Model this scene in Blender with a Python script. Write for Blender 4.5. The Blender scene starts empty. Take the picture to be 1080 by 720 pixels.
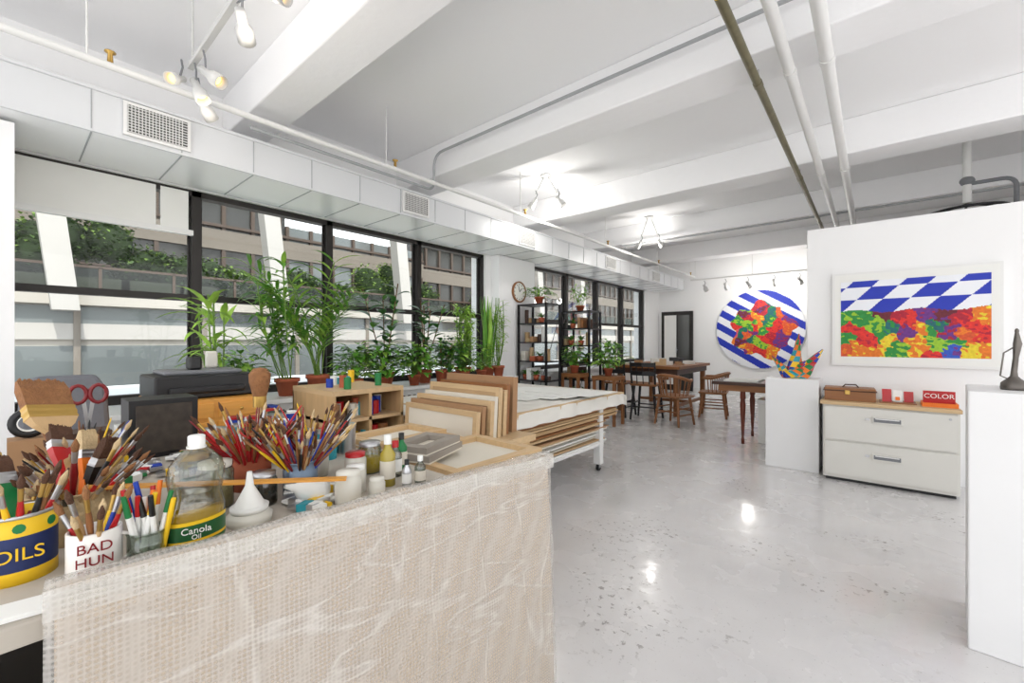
import bpy, math, random
from mathutils import Vector, Matrix, noise
random.seed(7)
R=random.random
def U(a,b): return a+(b-a)*random.random()
scene=bpy.context.scene
scene.view_settings.view_transform='Standard'
scene.view_settings.exposure=0.28
# ------------------------------------------------------------ materials
def lin(c):
    o=[]
    for x in c[:3]:
        x=x/255.0
        o.append(x/12.92 if x<=0.04045 else ((x+0.055)/1.055)**2.4)
    return (o[0],o[1],o[2],1)
MC={}
def pm(name,col,rough=.5,metal=0,var=.10,scale=6,bump=0,bscale=40,trans=0,alpha=1,coat=0,emit=0,stretch=None,sss=0):
    if name in MC: return MC[name]
    m=bpy.data.materials.new(name); m.use_nodes=True
    nt=m.node_tree; N=nt.nodes; L=nt.links
    b=N['Principled BSDF']
    tc=N.new('ShaderNodeTexCoord'); mp=N.new('ShaderNodeMapping')
    L.new(tc.outputs['Object'],mp.inputs['Vector'])
    if stretch: mp.inputs['Scale'].default_value=stretch
    nz=N.new('ShaderNodeTexNoise'); nz.inputs['Scale'].default_value=scale; nz.inputs['Detail'].default_value=5
    L.new(mp.outputs[0],nz.inputs['Vector'])
    mx=N.new('ShaderNodeMix'); mx.data_type='RGBA'
    c=lin(col)
    mx.inputs[6].default_value=tuple(max(0,x*(1-var)) for x in c[:3])+(1,)
    mx.inputs[7].default_value=tuple(min(1,x*(1+var)) for x in c[:3])+(1,)
    L.new(nz.outputs['Fac'],mx.inputs[0]); L.new(mx.outputs[2],b.inputs['Base Color'])
    b.inputs['Roughness'].default_value=rough; b.inputs['Metallic'].default_value=metal
    b.inputs['Transmission Weight'].default_value=trans; b.inputs['Alpha'].default_value=alpha
    b.inputs['Coat Weight'].default_value=coat
    if emit:
        b.inputs['Emission Color'].default_value=c; b.inputs['Emission Strength'].default_value=emit
    if bump:
        n2=N.new('ShaderNodeTexNoise'); n2.inputs['Scale'].default_value=bscale; n2.inputs['Detail'].default_value=4
        L.new(mp.outputs[0],n2.inputs['Vector'])
        bp=N.new('ShaderNodeBump'); bp.inputs['Strength'].default_value=bump; bp.inputs['Distance'].default_value=.01
        L.new(n2.outputs['Fac'],bp.inputs['Height']); L.new(bp.outputs[0],b.inputs['Normal'])
    MC[name]=m; return m
def wood(name,col,dark=.45,scale=3,axis='Y',rough=.5):
    if name in MC: return MC[name]
    st={'X':(1,14,14),'Y':(14,1,14),'Z':(14,14,1)}[axis]
    return pm(name,col,rough,var=dark,scale=scale,bump=.15,bscale=scale*3,stretch=st)
def glassy(name,col=(230,240,240),fac=.07,rough=.02,k=.5):
    m=bpy.data.materials.new(name); m.use_nodes=True; nt=m.node_tree; N=nt.nodes; L=nt.links
    N.clear(); o=N.new('ShaderNodeOutputMaterial'); t=N.new('ShaderNodeBsdfTransparent'); g=N.new('ShaderNodeBsdfGlossy'); mx=N.new('ShaderNodeMixShader')
    t.inputs[0].default_value=lin(col); g.inputs['Roughness'].default_value=rough
    fr=N.new('ShaderNodeLayerWeight'); fr.inputs[0].default_value=.25
    ma=N.new('ShaderNodeMath'); ma.operation='MULTIPLY_ADD'; ma.inputs[1].default_value=k; ma.inputs[2].default_value=fac
    L.new(fr.outputs['Fresnel'],ma.inputs[0]); L.new(ma.outputs[0],mx.inputs[0]); L.new(t.outputs[0],mx.inputs[1]); L.new(g.outputs[0],mx.inputs[2]); L.new(mx.outputs[0],o.inputs[0])
    MC[name]=m; return m
white_wall=pm('white_wall_paint',(247,247,247),.75,var=.01,scale=3,bump=.08,bscale=25)
white_ceil=pm('white_ceiling_paint',(252,252,253),.8,var=.01,scale=2,bump=.25,bscale=9)
beam_paint=pm('beam_plaster_paint',(250,250,251),.8,var=.02,scale=3,bump=.35,bscale=14)
white_trim=pm('white_gloss_paint',(235,235,233),.35,var=.03)
white_ped=pm('pedestal_white_paint',(234,234,234),.5,var=.03,scale=4,bump=.05)
duct_m=pm('painted_duct_metal',(220,222,224),.38,metal=.05,var=.05,scale=1.5)
duct_b=pm('duct_underside_lit_tone',(250,251,252),.3,metal=.05,var=.02,scale=2)  # near-white colour paints reflected window light into the duct underside
seam_m=pm('duct_seam_grey',(170,173,175),.5)
grille_m=pm('dark_grille_slots',(70,68,66),.6)
bronze=pm('dark_bronze_frame',(44,40,38),.45,metal=.3,var=.15)
black=pm('black_plastic',(22,22,24),.4,var=.2)
blackmetal=pm('black_painted_steel',(38,38,40),.45,metal=.3)
grey=pm('grey_plastic',(120,122,126),.5)
steel=pm('brushed_steel',(190,190,192),.3,metal=.9,var=.1)
brass=pm('brass_ferrule',(190,155,85),.3,metal=.8,var=.15)
pipe_w=pm('white_pipe_paint',(230,230,228),.4,var=.04)
lampw=pm('lamp_housing_paint',(205,205,203),.4,var=.04)
pipe_d=pm('weathered_sprinkler_pipe',(112,106,80),.45,metal=.3,var=.35,scale=20)
yel=pm('yellow_enamel',(240,195,30),.45)
cream=pm('cabinet_cream_enamel',(220,218,211),.4,var=.03)
lt_wood=wood('light_pine',(206,176,134),.18,3,'X')
lt_woodY=wood('light_pine_y',(204,172,128),.2,3,'Y')
lt_woodZ=wood('light_pine_z',(200,166,120),.2,3,'Z')
orange_wood=wood('orange_varnished_wood',(220,156,70),.22,3,'Y',.4)
brown_wood=wood('brown_oak',(146,96,55),.3,3,'X',.45)
brown_woodZ=wood('brown_oak_z',(146,96,58),.3,3,'Z',.45)
mahog=wood('mahogany',(110,52,34),.3,3,'Z',.35)
dark_wood=wood('dark_walnut',(70,44,32),.3,3,'X',.45)
card=pm('cardboard_brown',(168,130,94),.8,var=.12)
card2=pm('kraft_paper',(190,158,118),.8,var=.15)
canvas_m=pm('raw_canvas',(222,215,200),.85,var=.06,bump=.1,bscale=200)
paper=pm('white_paper',(240,240,236),.7,var=.03)
cloth=pm('white_table_cloth',(230,227,219),.75,var=.05,scale=4,bump=.25,bscale=9)
terra=pm('terracotta',(176,92,62),.75,var=.2,scale=12)
soil=pm('potting_soil',(52,38,28),.95,var=.4,scale=60)
leafA=pm('leaf_green',(98,156,52),.45,var=.35,scale=14)
leafB=pm('leaf_dark_green',(62,118,48),.3,var=.35,scale=12)
leafC=pm('leaf_lime_green',(158,200,82),.5,var=.3,scale=14)
stemg=pm('green_stem',(106,140,58),.5,var=.2)
stemb=pm('woody_stem',(104,82,56),.7,var=.3)
red=pm('red_lacquer',(186,30,34),.3,var=.2); dred=pm('dark_red_lacquer',(126,20,26),.3,var=.2)
blue=pm('cobalt_blue',(22,62,170),.5,var=.12); nblue=pm('navy_blue',(22,40,92),.5)
orange=pm('orange_paint',(235,120,30),.5); green=pm('emerald_green',(20,120,62),.45)
turq=pm('turquoise_paint',(40,150,165),.5); purple=pm('violet_paint',(95,45,125),.5)
bristle=pm('hog_bristle',(144,98,60),.8,var=.4,scale=60,bump=.5,bscale=200)
bristle_d=pm('dark_bristle',(84,54,36),.8,var=.4,scale=60,bump=.5,bscale=200)
bristle_l=pm('pale_bristle',(206,180,138),.8,var=.25,scale=60,bump=.5,bscale=200)
tin=pm('grey_blue_tin',(112,130,150),.4,metal=.4,var=.2,scale=15)
plasticw=pm('translucent_white_plastic',(220,217,206),.4,var=.05)
glass=glassy('window_glass',(248,250,250),.012,.02,.2)
jarglass=glassy('jar_glass',(214,222,214),.10,.03)
bottleglass=glassy('clear_plastic_bottle',(226,228,220),.14,.08)
oil=pm('golden_oil',(222,178,40),.15,var=.05,coat=.5)
wick=pm('wicker',(190,165,125),.8,var=.3,scale=40,bump=.6,bscale=60)
concrete=pm('exterior_concrete',(186,180,170),.85,var=.12,scale=.8)
canopy_m=pm('exterior_white_canopy',(236,236,232),.7,var=.05,scale=1)
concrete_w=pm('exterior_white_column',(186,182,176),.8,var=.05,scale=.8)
concrete_d=pm('exterior_dark_concrete',(132,124,114),.85,var=.15,scale=.8)  # darker concrete for spandrels, ribs, planters and canopy front
extglass=pm('exterior_dark_glazing',(74,74,72),.15,metal=.2,var=.8,scale=.5)
extglass_l=pm('exterior_grey_glazing',(124,130,130),.15,metal=.2,var=.5,scale=.4)
extframe=pm('exterior_brown_frame',(86,72,62),.6)
brick=pm('exterior_brick',(168,124,90),.9,var=.25,scale=8)
asphalt=pm('street_asphalt',(140,140,138),.9)
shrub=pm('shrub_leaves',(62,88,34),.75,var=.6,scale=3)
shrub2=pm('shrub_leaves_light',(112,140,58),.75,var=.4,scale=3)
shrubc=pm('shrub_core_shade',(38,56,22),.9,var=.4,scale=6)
railglass=glassy('exterior_rail_glass',(196,206,202),.03,.1,.15)
bulb=pm('lamp_bulb_glow',(255,208,130),.5,emit=2.2)
bulbw=pm('lamp_bulb_cool',(255,250,240),.5,emit=8)
# floor
def floor_mat():
    m=bpy.data.materials.new('epoxy_white_floor'); m.use_nodes=True; nt=m.node_tree; N=nt.nodes; L=nt.links; b=N['Principled BSDF']
    tc=N.new('ShaderNodeTexCoord')
    def nz(s,d=4,r=.5):
        n=N.new('ShaderNodeTexNoise'); n.inputs['Scale'].default_value=s; n.inputs['Detail'].default_value=d; n.inputs['Roughness'].default_value=r
        L.new(tc.outputs['Object'],n.inputs['Vector']); return n
    def ramp(src,a,bb,ca=(0,0,0,1),cb=(1,1,1,1)):
        r=N.new('ShaderNodeValToRGB'); r.color_ramp.elements[0].position=a; r.color_ramp.elements[1].position=bb
        r.color_ramp.elements[0].color=ca; r.color_ramp.elements[1].color=cb; L.new(src,r.inputs[0]); return r
    base=ramp(nz(1.2,6).outputs['Fac'],.3,.7,lin((212,210,210)),lin((228,226,225)))
    sp=ramp(nz(26,4,.6).outputs['Fac'],.59,.625); area=ramp(nz(1.3,2).outputs['Fac'],.53,.59)
    mul=N.new('ShaderNodeMath'); mul.operation='MULTIPLY'; L.new(sp.outputs[0],mul.inputs[0]); L.new(area.outputs[0],mul.inputs[1])
    sp2=ramp(nz(75,3,.6).outputs['Fac'],.665,.69)
    mxx=N.new('ShaderNodeMath'); mxx.operation='MAXIMUM'; L.new(mul.outputs[0],mxx.inputs[0])
    m2=N.new('ShaderNodeMath'); m2.operation='MULTIPLY'; m2.inputs[1].default_value=.6; L.new(sp2.outputs[0],m2.inputs[0]); L.new(m2.outputs[0],mxx.inputs[1])
    m3=N.new('ShaderNodeMath'); m3.operation='MULTIPLY'; m3.inputs[1].default_value=.7; L.new(mxx.outputs[0],m3.inputs[0])
    mix=N.new('ShaderNodeMix'); mix.data_type='RGBA'; L.new(m3.outputs[0],mix.inputs[0]); L.new(base.outputs[0],mix.inputs[6]); mix.inputs[7].default_value=lin((112,106,100))
    L.new(mix.outputs[2],b.inputs['Base Color'])
    rr=N.new('ShaderNodeMapRange'); rr.inputs[3].default_value=.13; rr.inputs[4].default_value=.40; L.new(nz(3,5).outputs['Fac'],rr.inputs[0]); L.new(rr.outputs[0],b.inputs['Roughness'])
    bp=N.new('ShaderNodeBump'); bp.inputs['Strength'].default_value=.22; bp.inputs['Distance'].default_value=.01; L.new(nz(7,4).outputs['Fac'],bp.inputs['Height']); L.new(bp.outputs[0],b.inputs['Normal'])
    b.inputs['Coat Weight'].default_value=.35; b.inputs['Coat Roughness'].default_value=.10; L.new(bp.outputs[0],b.inputs['Coat Normal'])
    return m
def film_mat():
    m=bpy.data.materials.new('bubble_wrap_film'); m.use_nodes=True; nt=m.node_tree; N=nt.nodes; L=nt.links; b=N['Principled BSDF']; out=N['Material Output']
    tc=N.new('ShaderNodeTexCoord')
    v=N.new('ShaderNodeTexVoronoi'); v.inputs['Scale'].default_value=105; v.inputs['Randomness'].default_value=.1; L.new(tc.outputs['Object'],v.inputs['Vector'])
    def nz(rot,sc,scale,det,rough=.6):
        mp=N.new('ShaderNodeMapping'); mp.inputs['Rotation'].default_value=rot; mp.inputs['Scale'].default_value=sc; L.new(tc.outputs['Object'],mp.inputs[0])
        n=N.new('ShaderNodeTexNoise'); n.inputs['Scale'].default_value=scale; n.inputs['Detail'].default_value=det; n.inputs['Roughness'].default_value=rough; L.new(mp.outputs[0],n.inputs['Vector']); return n
    def ridge(n,w):
        a=N.new('ShaderNodeMath'); a.operation='SUBTRACT'; a.inputs[1].default_value=.5; L.new(n.outputs['Fac'],a.inputs[0])
        c=N.new('ShaderNodeMath'); c.operation='ABSOLUTE'; L.new(a.outputs[0],c.inputs[0])
        r=N.new('ShaderNodeMapRange'); r.inputs[1].default_value=0; r.inputs[2].default_value=w; r.inputs[3].default_value=1; r.inputs[4].default_value=0; L.new(c.outputs[0],r.inputs[0]); return r
    r1=ridge(nz((1.1,0,0),(1,2,7),.8,2,.45),.014); r2=ridge(nz((-.6,0,0),(1,1.5,6),.9,2,.45),.012); r3=ridge(nz((.2,0,0),(1,5,1.2),.8,2,.4),.012)
    mxm=N.new('ShaderNodeMath'); mxm.operation='MAXIMUM'; L.new(r1.outputs[0],mxm.inputs[0]); L.new(r2.outputs[0],mxm.inputs[1])
    mxn=N.new('ShaderNodeMath'); mxn.operation='MAXIMUM'; L.new(mxm.outputs[0],mxn.inputs[0]); L.new(r3.outputs[0],mxn.inputs[1]); mxm=mxn
    big=nz((0,0,0),(1,1,1),2.0,3)
    mg=N.new('ShaderNodeMath'); mg.operation='MULTIPLY'; L.new(mxm.outputs[0],mg.inputs[0]); L.new(big.outputs['Fac'],mg.inputs[1])
    ad=N.new('ShaderNodeMath'); ad.operation='MULTIPLY_ADD'; ad.inputs[1].default_value=.32; ad.inputs[2].default_value=.10; L.new(mg.outputs[0],ad.inputs[0])
    bb=N.new('ShaderNodeMapRange'); bb.inputs[1].default_value=.15; bb.inputs[2].default_value=.6; bb.inputs[3].default_value=.0; bb.inputs[4].default_value=.22; L.new(v.outputs['Distance'],bb.inputs[0])
    a2=N.new('ShaderNodeMath'); a2.operation='ADD'; a2.use_clamp=True; L.new(ad.outputs[0],a2.inputs[0]); L.new(bb.outputs[0],a2.inputs[1])
    a3=N.new('ShaderNodeMath'); a3.operation='MULTIPLY_ADD'; a3.inputs[1].default_value=.25; L.new(big.outputs['Fac'],a3.inputs[0]); L.new(a2.outputs[0],a3.inputs[2])
    b.inputs['Base Color'].default_value=lin((226,222,216)); b.inputs['Roughness'].default_value=.14; b.inputs['Coat Weight'].default_value=.6; b.inputs['Coat Roughness'].default_value=.06
    b1=N.new('ShaderNodeBump'); b1.invert=True; b1.inputs['Strength'].default_value=.7; b1.inputs['Distance'].default_value=.003; L.new(v.outputs['Distance'],b1.inputs['Height'])
    b2=N.new('ShaderNodeBump'); b2.inputs['Strength'].default_value=.5; b2.inputs['Distance'].default_value=.004; L.new(mxm.outputs[0],b2.inputs['Height']); L.new(b1.outputs[0],b2.inputs['Normal']); L.new(b2.outputs[0],b.inputs['Normal']); L.new(b2.outputs[0],b.inputs['Coat Normal'])
    t=N.new('ShaderNodeBsdfTransparent'); t.inputs[0].default_value=(.96,.96,.95,1)
    mx=N.new('ShaderNodeMixShader'); L.new(a3.outputs[0],mx.inputs[0]); L.new(t.outputs[0],mx.inputs[1]); L.new(b.outputs[0],mx.inputs[2]); L.new(mx.outputs[0],out.inputs[0])
    return m
# ------------------------------------------------------------ mesh builder
class MB:
    def __init__(s): s.v=[];s.f=[];s.mi=[];s.sm=[];s.mats=[]
    def add(s,vs,fs,mat,smooth=False):
        if mat not in s.mats: s.mats.append(mat)
        k=s.mats.index(mat); o=len(s.v); s.v.extend([tuple(p) for p in vs])
        for f in fs: s.f.append([i+o for i in f]); s.mi.append(k); s.sm.append(smooth)
        return s
    def bx(s,x0,x1,y0,y1,z0,z1,mat,rot=0,tilt=None):
        x0,x1=min(x0,x1),max(x0,x1);y0,y1=min(y0,y1),max(y0,y1);z0,z1=min(z0,z1),max(z0,z1)
        vs=[Vector((x,y,z)) for z in (z0,z1) for x,y in ((x0,y0),(x1,y0),(x1,y1),(x0,y1))]
        if rot or tilt:
            c=Vector(((x0+x1)/2,(y0+y1)/2,z0)); M=Matrix.Rotation(rot,4,'Z')
            if tilt: M=M@Matrix.Rotation(tilt[1],4,tilt[0])
            vs=[c+M@(p-c) for p in vs]
        return s.add(vs,[(3,2,1,0),(4,5,6,7),(0,1,5,4),(1,2,6,5),(2,3,7,6),(3,0,4,7)],mat)
    def cyl(s,p0,p1,r0,mat,r1=None,n=12,caps=True,smooth=True):
        p0=Vector(p0);p1=Vector(p1); r1=r0 if r1 is None else r1
        d=(p1-p0).normalized(); a=Vector((0,0,1)) if abs(d.z)<.9 else Vector((1,0,0))
        u=d.cross(a).normalized(); w=d.cross(u)
        vs=[];fs=[]
        for p,r in ((p0,r0),(p1,r1)):
            for i in range(n):
                t=2*math.pi*i/n; vs.append(p+u*math.cos(t)*r+w*math.sin(t)*r)
        for i in range(n): j=(i+1)%n; fs.append((i,i+n,j+n,j))
        s.add(vs,fs,mat,smooth)
        if caps: s.add(vs,[tuple(range(n)),tuple(range(2*n-1,n-1,-1))],mat)
        return s
    def lathe(s,x,y,z,prof,mat,n=20,M=None,smooth=True):
        vs=[];fs=[]
        for r,h in prof:
            for i in range(n):
                t=2*math.pi*i/n; p=Vector((r*math.cos(t),r*math.sin(t),h))
                if M: p=M@p
                vs.append((p.x+x,p.y+y,p.z+z))
        for k in range(len(prof)-1):
            for i in range(n):
                j=(i+1)%n; fs.append((k*n+i,k*n+j,(k+1)*n+j,(k+1)*n+i))
        s.add(vs,fs,mat,smooth); return s
    def tube(s,pts,r,mat,n=8,rr=None):
        pts=[Vector(p) for p in pts]; vs=[];fs=[]; up=None
        for k,p in enumerate(pts):
            d=(pts[min(k+1,len(pts)-1)]-pts[max(k-1,0)]).normalized()
            if up is None: up=Vector((0,0,1)) if abs(d.z)<.9 else Vector((1,0,0))
            u=d.cross(up).normalized(); w=u.cross(d).normalized(); up=w
            rad=rr[k] if rr else r
            for i in range(n):
                t=2*math.pi*i/n; vs.append(p+u*math.cos(t)*rad+w*math.sin(t)*rad)
        for k in range(len(pts)-1):
            for i in range(n):
                j=(i+1)%n; fs.append((k*n+i,k*n+j,(k+1)*n+j,(k+1)*n+i))
        s.add(vs,fs,mat,True); s.add(vs,[tuple(range(n))[::-1],tuple(range((len(pts)-1)*n,len(pts)*n))],mat)
        return s
    def ell(s,c,r,mat,n=14,m=9,M=None):
        pr=[]
        for k in range(m+1):
            t=math.pi*k/m; pr.append((math.sin(t),-math.cos(t)))
        vs=[];fs=[]
        for a,h in pr:
            for i in range(n):
                t=2*math.pi*i/n; p=Vector((r[0]*a*math.cos(t),r[1]*a*math.sin(t),r[2]*h))
                if M: p=M@p
                vs.append(Vector(c)+p)
        for k in range(m):
            for i in range(n):
                j=(i+1)%n; fs.append((k*n+i,k*n+j,(k+1)*n+j,(k+1)*n+i))
        return s.add(vs,fs,mat,True)
    def prism(s,secs,w,t,mat,smooth=False):
        vs=[];fs=[]
        for c,a,b in secs:
            c=Vector(c); vs+= [c-w*a-t*b,c+w*a-t*b,c+w*a+t*b,c-w*a+t*b]
        for k in range(len(secs)-1):
            for i in range(4):
                j=(i+1)%4; fs.append((k*4+i,k*4+j,(k+1)*4+j,(k+1)*4+i))
        e=(len(secs)-1)*4
        fs+= [(3,2,1,0),(e,e+1,e+2,e+3)]
        return s.add(vs,fs,mat,smooth)
    def leaf(s,base,d,L,W,droop,mat,seg=5,tipw=.0,peak=.4):
        d=Vector(d).normalized(); p=Vector(base); vs=[];fs=[]
        side=d.cross(Vector((0,0,1)))
        if side.length<.05: side=Vector((math.cos(R()*6),math.sin(R()*6),0))
        side.normalize()
        for k in range(seg+1):
            t=k/seg
            w=W*.5*(math.sin(math.pi*(t**(math.log(.5)/math.log(peak))))**.8 if 0<t<1 else .06)
            nrm=side.cross(d).normalized()
            vs+=[p-side*w+nrm*w*.25,p,p+side*w+nrm*w*.25]
            p=p+d*(L/seg); d=(d+Vector((0,0,-droop/seg))).normalized()
        for k in range(seg):
            o=k*3; fs+=[(o,o+1,o+4,o+3),(o+1,o+2,o+5,o+4)]
        return s.add(vs,fs,mat,True)
    def obj(s,name,bevel=0,parent=None,clampx=None):
        if clampx is not None: s.v=[(max(clampx,p[0]),p[1],p[2]) for p in s.v]
        me=bpy.data.meshes.new(name)
        me.from_pydata(s.v,[],s.f)
        for m in s.mats: me.materials.append(m)
        me.polygons.foreach_set('material_index',s.mi); me.polygons.foreach_set('use_smooth',s.sm); me.update()
        o=bpy.data.objects.new(name,me); scene.collection.objects.link(o)
        if bevel:
            b=o.modifiers.new('bevel','BEVEL'); b.width=bevel; b.segments=2; b.limit_method='ANGLE'; b.angle_limit=.9
        if parent: o.parent=parent
        return o
def text(body,loc,zrot,size,mat,parent,name='lettering'):
    c=bpy.data.curves.new(name,'FONT'); c.body=body; c.size=size; c.align_x='CENTER'; c.align_y='CENTER'; c.extrude=.0008
    c.materials.append(mat)
    o=bpy.data.objects.new(name,c); scene.collection.objects.link(o)
    o.location=loc; o.rotation_euler=(math.pi/2,0,zrot); o.parent=parent
    return o
# ------------------------------------------------------------ camera
cam=bpy.data.cameras.new('camera'); co=bpy.data.objects.new('camera',cam); scene.collection.objects.link(co)
cam.sensor_width=36; cam.lens=15.0; co.location=(0,0,1.3); co.rotation_euler=(math.pi/2,0,math.radians(40.18)); cam.clip_start=.02
scene.camera=co
# ------------------------------------------------------------ room shell
WX=-4.5; CZ=3.5; FY=11.6; RX=4.2; BY=-3.2
MB().bx(WX-.3,RX,BY,FY,-.12,0,floor_mat()).obj('floor')
c=MB(); c.bx(WX-.3,RX+.2,BY,FY+.2,CZ,CZ+.15,white_ceil); c.obj('ceiling')
for i,(y0,y1) in enumerate([(1.26,1.57),(3.10,3.49),(5.35,5.75),(7.6,8.0),(9.85,10.25)]):
    MB().bx(WX,RX,y0,y1,3.15,CZ,beam_paint).obj('ceiling_beam',.012)
MB().bx(WX-.3,RX+.2,FY,FY+.2,-.1,CZ,white_wall).obj('wall_far')
w=MB(); w.bx(RX,RX+.2,5.3,FY,-.1,CZ,white_wall).bx(RX,RX+.2,BY,5.3,-.1,.6,white_wall).bx(RX,RX+.2,BY,5.3,3.2,CZ,white_wall)  # openings in this unseen wall are added to let in fill daylight
for y in (BY,-1.1,1.0,3.1): w.bx(RX,RX+.2,y,y+.18,.6,3.2,white_wall)
w.obj('wall_right_added_bays')
w=MB()
w.bx(WX-.3,WX,BY,-.13,0,CZ,white_wall)
w.bx(WX-.3,WX,-.13,4.7,0,.80,white_wall); w.bx(WX-.3,WX,5.84,10.67,0,.80,white_wall)
w.bx(WX-.3,WX,-.13,10.67,2.62,CZ,white_wall)
w.bx(WX-.3,WX,4.7,5.84,0,2.62,white_wall); w.bx(WX-.3,WX,10.67,FY,0,CZ,white_wall)
w.obj('wall_window_side')
MB().bx(WX,-4.33,4.82,5.72,0,2.62,beam_paint).obj('wall_pilaster',.01)
MB().bx(WX,-3.9,-.7,.03,0,2.60,white_wall).obj('wall_near_return')
MB().bx(-.53,RX,5.5,5.62,0,2.48,white_wall).obj('wall_partition',.004)
MB().bx(WX,-3.2,FY-.02,FY,0,.1,white_trim).bx(-.9,RX,FY-.02,FY,0,.1,white_trim).obj('baseboard_far')
l=MB(); l.bx(WX,-3.92,.05,4.78,.76,.80,white_trim); l.bx(WX,-3.98,.05,4.78,0,.76,white_trim)
for i in range(60): l.bx(-3.985,-3.975,.2+i*.075,.24+i*.075,.62,.70,grille_m)
l.obj('window_ledge',.004)
l=MB(); l.bx(WX,-4.05,5.84,10.67,.76,.80,white_trim); l.bx(WX,-4.1,5.84,10.67,0,.76,white_trim); l.obj('window_ledge',.004)
# windows
def window(n,y0,y1,shade=0):
    b=MB(); x0,x1=WX-.16,WX-.04
    b.bx(x0,x1,y0,y0+.034,.80,2.62,bronze).bx(x0,x1,y1-.034,y1,.80,2.62,bronze)
    b.bx(x0+.02,x1,y0,y1,2.57,2.62,bronze).bx(x0+.02,x1,y0,y1,.80,.87,bronze)
    b.bx(x0+.03,x1-.02,y0+.034,y1-.034,1.655,1.71,bronze)
    b.bx(x0+.05,x1-.06,y0+.034,y0+.054,.87,2.57,bronze).bx(x0+.05,x1-.06,y1-.054,y1-.034,.87,2.57,bronze)
    b.bx(x0+.06,x0+.065,y0+.03,y1-.03,.87,2.57,glass)
    if shade:
        b.bx(x1-.01,x1+.005,y0+.06,y1-.28,2.27,2.6,paper).bx(x1-.01,x1+.005,y1-.25,y1-.06,2.27,2.6,paper)
        b.bx(x1-.01,x1+.03,y0+.03,y1-.03,2.22,2.265,white_trim)
    b.obj('window_%d'%n)
k=1
for g in (-.13,5.84):
    for i in range(4):
        window(k,g+i*1.2075,g+(i+1)*1.2075,shade=(k==1)); k+=1
d=MB(); d.bx(-4.4,-3.58,FY-.06,FY-.002,0,2.1,bronze); d.bx(-4.32,-4.0,FY-.07,FY-.05,.15,2.0,paper); d.bx(-3.95,-3.66,FY-.07,FY-.05,.15,2.0,extglass); d.cyl((-3.98,FY-.12,1.0),(-3.98,FY-.12,1.15),.012,steel); d.bx(-3.99,-3.97,FY-.12,FY-.06,1.06,1.09,steel); d.obj('door_1')
# ------------------------------------------------------------ duct with grilles
d=MB(); y0,y1=-1.5,11.35
d.bx(WX+.02,-3.75,y0,y1,2.635,2.90,duct_m); d.bx(WX+.02,-3.752,y0,y1,2.625,2.635,duct_b)
d.bx(-3.76,-3.735,y0,y1,2.885,2.905,duct_m).bx(-3.76,-3.738,y0,y1,2.622,2.636,duct_m)
y=y0
while y<y1:
    d.bx(-3.755,-3.746,y,y+.006,2.64,2.885,seam_m); d.bx(WX+.05,-3.76,y,y+.008,2.62,2.626,seam_m); y+=.46
d.obj('air_duct')
def grille(y0,y1,n=16):
    g=MB(); g.bx(-3.745,-3.728,y0,y1,2.655,2.875,white_trim); g.bx(-3.73,-3.725,y0+.02,y1-.02,2.675,2.855,grille_m)
    m=int((y1-y0-.04)/.018)
    for i in range(m): yy=y0+.02+i*.018; g.bx(-3.727,-3.720,yy,yy+.005,2.675,2.855,white_trim)
    for i in range(10): z=2.675+i*.0185; g.bx(-3.727,-3.720,y0+.02,y1-.02,z,z+.005,white_trim)
    g.obj('air_vent_grille')
grille(.49,.85); grille(2.66,3.0); grille(4.58,4.95); grille(7.1,7.5); grille(9.3,9.7)
# ------------------------------------------------------------ pipes
def arc(p,a,b,r,n=6):
    p=Vector(p);a=Vector(a);b=Vector(b);o=[]
    for i in range(n+1):
        t=i/n; o.append((1-t)**2*(p-a*r)+2*t*(1-t)*p+t*t*(p+b*r))
    return o
p=MB(); p.cyl((-3.49,-1.5,2.95),(-3.49,11.4,2.95),.022,pipe_w)
for y in (.3,2.3,4.3,6.6,8.9,11.0):
    p.cyl((-3.49,y,2.95),(-3.49,y,3.498),.006,pipe_w,n=6); p.lathe(-3.49,y+.1,2.97,[(.0,0),(.015,0),(.012,.05),(.028,.06),(.028,.065),(0,.066)],brass,10)
p.obj('sprinkler_pipe')
pts=[(-3.62,1.2,2.93),(-3.62,2.7,2.93)]+arc((-3.62,2.98,2.93),(0,1,0),(0,0,1),.1)+arc((-3.62,2.98,3.32),(0,0,1),(1,0,0),.15)+[(0,2.98,3.32),(4.1,2.98,3.32)]
MB().tube(pts,.014,seam_m).obj('ceiling_conduit')
MB().tube([(-3.6,7.52,3.1),(4.1,7.52,3.1)],.016,seam_m).cyl((-3.6,7.52,3.1),(-3.6,7.6,3.1),.02,seam_m).obj('ceiling_conduit')
def longpipe(x,r,mat,z,name,tag=False):
    p=MB(); p.cyl((x,-2.5,z),(x,11.55,z),r,mat,n=16)
    for y in (.6,1.42,3.3,5.5,7.8,10.0):
        p.cyl((x,y-.03,z),(x,y+.03,z),r*1.15,mat,n=16); p.cyl((x,y,z+r),(x,y,3.149 if y>1.2 else 3.498),.005,steel,n=6)
    if tag:
        p.cyl((x,2.15,z),(x,2.32,z),r*1.03,yel,n=16); p.cyl((x,2.21,z),(x,2.26,z),r*1.06,pm('red_tag',(200,60,40)),n=16)
        p.cyl((x,1.2,z),(x,1.22,z),r*1.04,yel,n=16)
    p.obj(name)
longpipe(-.594,.025,pipe_d,3.05,'iron_sprinkler_main',True); longpipe(-.41,.032,pipe_w,3.06,'ceiling_water_pipe'); longpipe(-.215,.036,pipe_w,3.06,'ceiling_water_pipe')
v=MB(); v.tube([(.76,6.5,3.499),(.76,6.5,2.75)],.035,pipe_w,12); v.tube([(.76,6.5,2.95)]+arc((1.1,6.5,2.95),(1,0,0),(0,0,-1),.1)+[(1.1,6.5,2.4)],.02,grey); v.ell((.76,6.5,2.98),(.06,.06,.05),grey)
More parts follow.
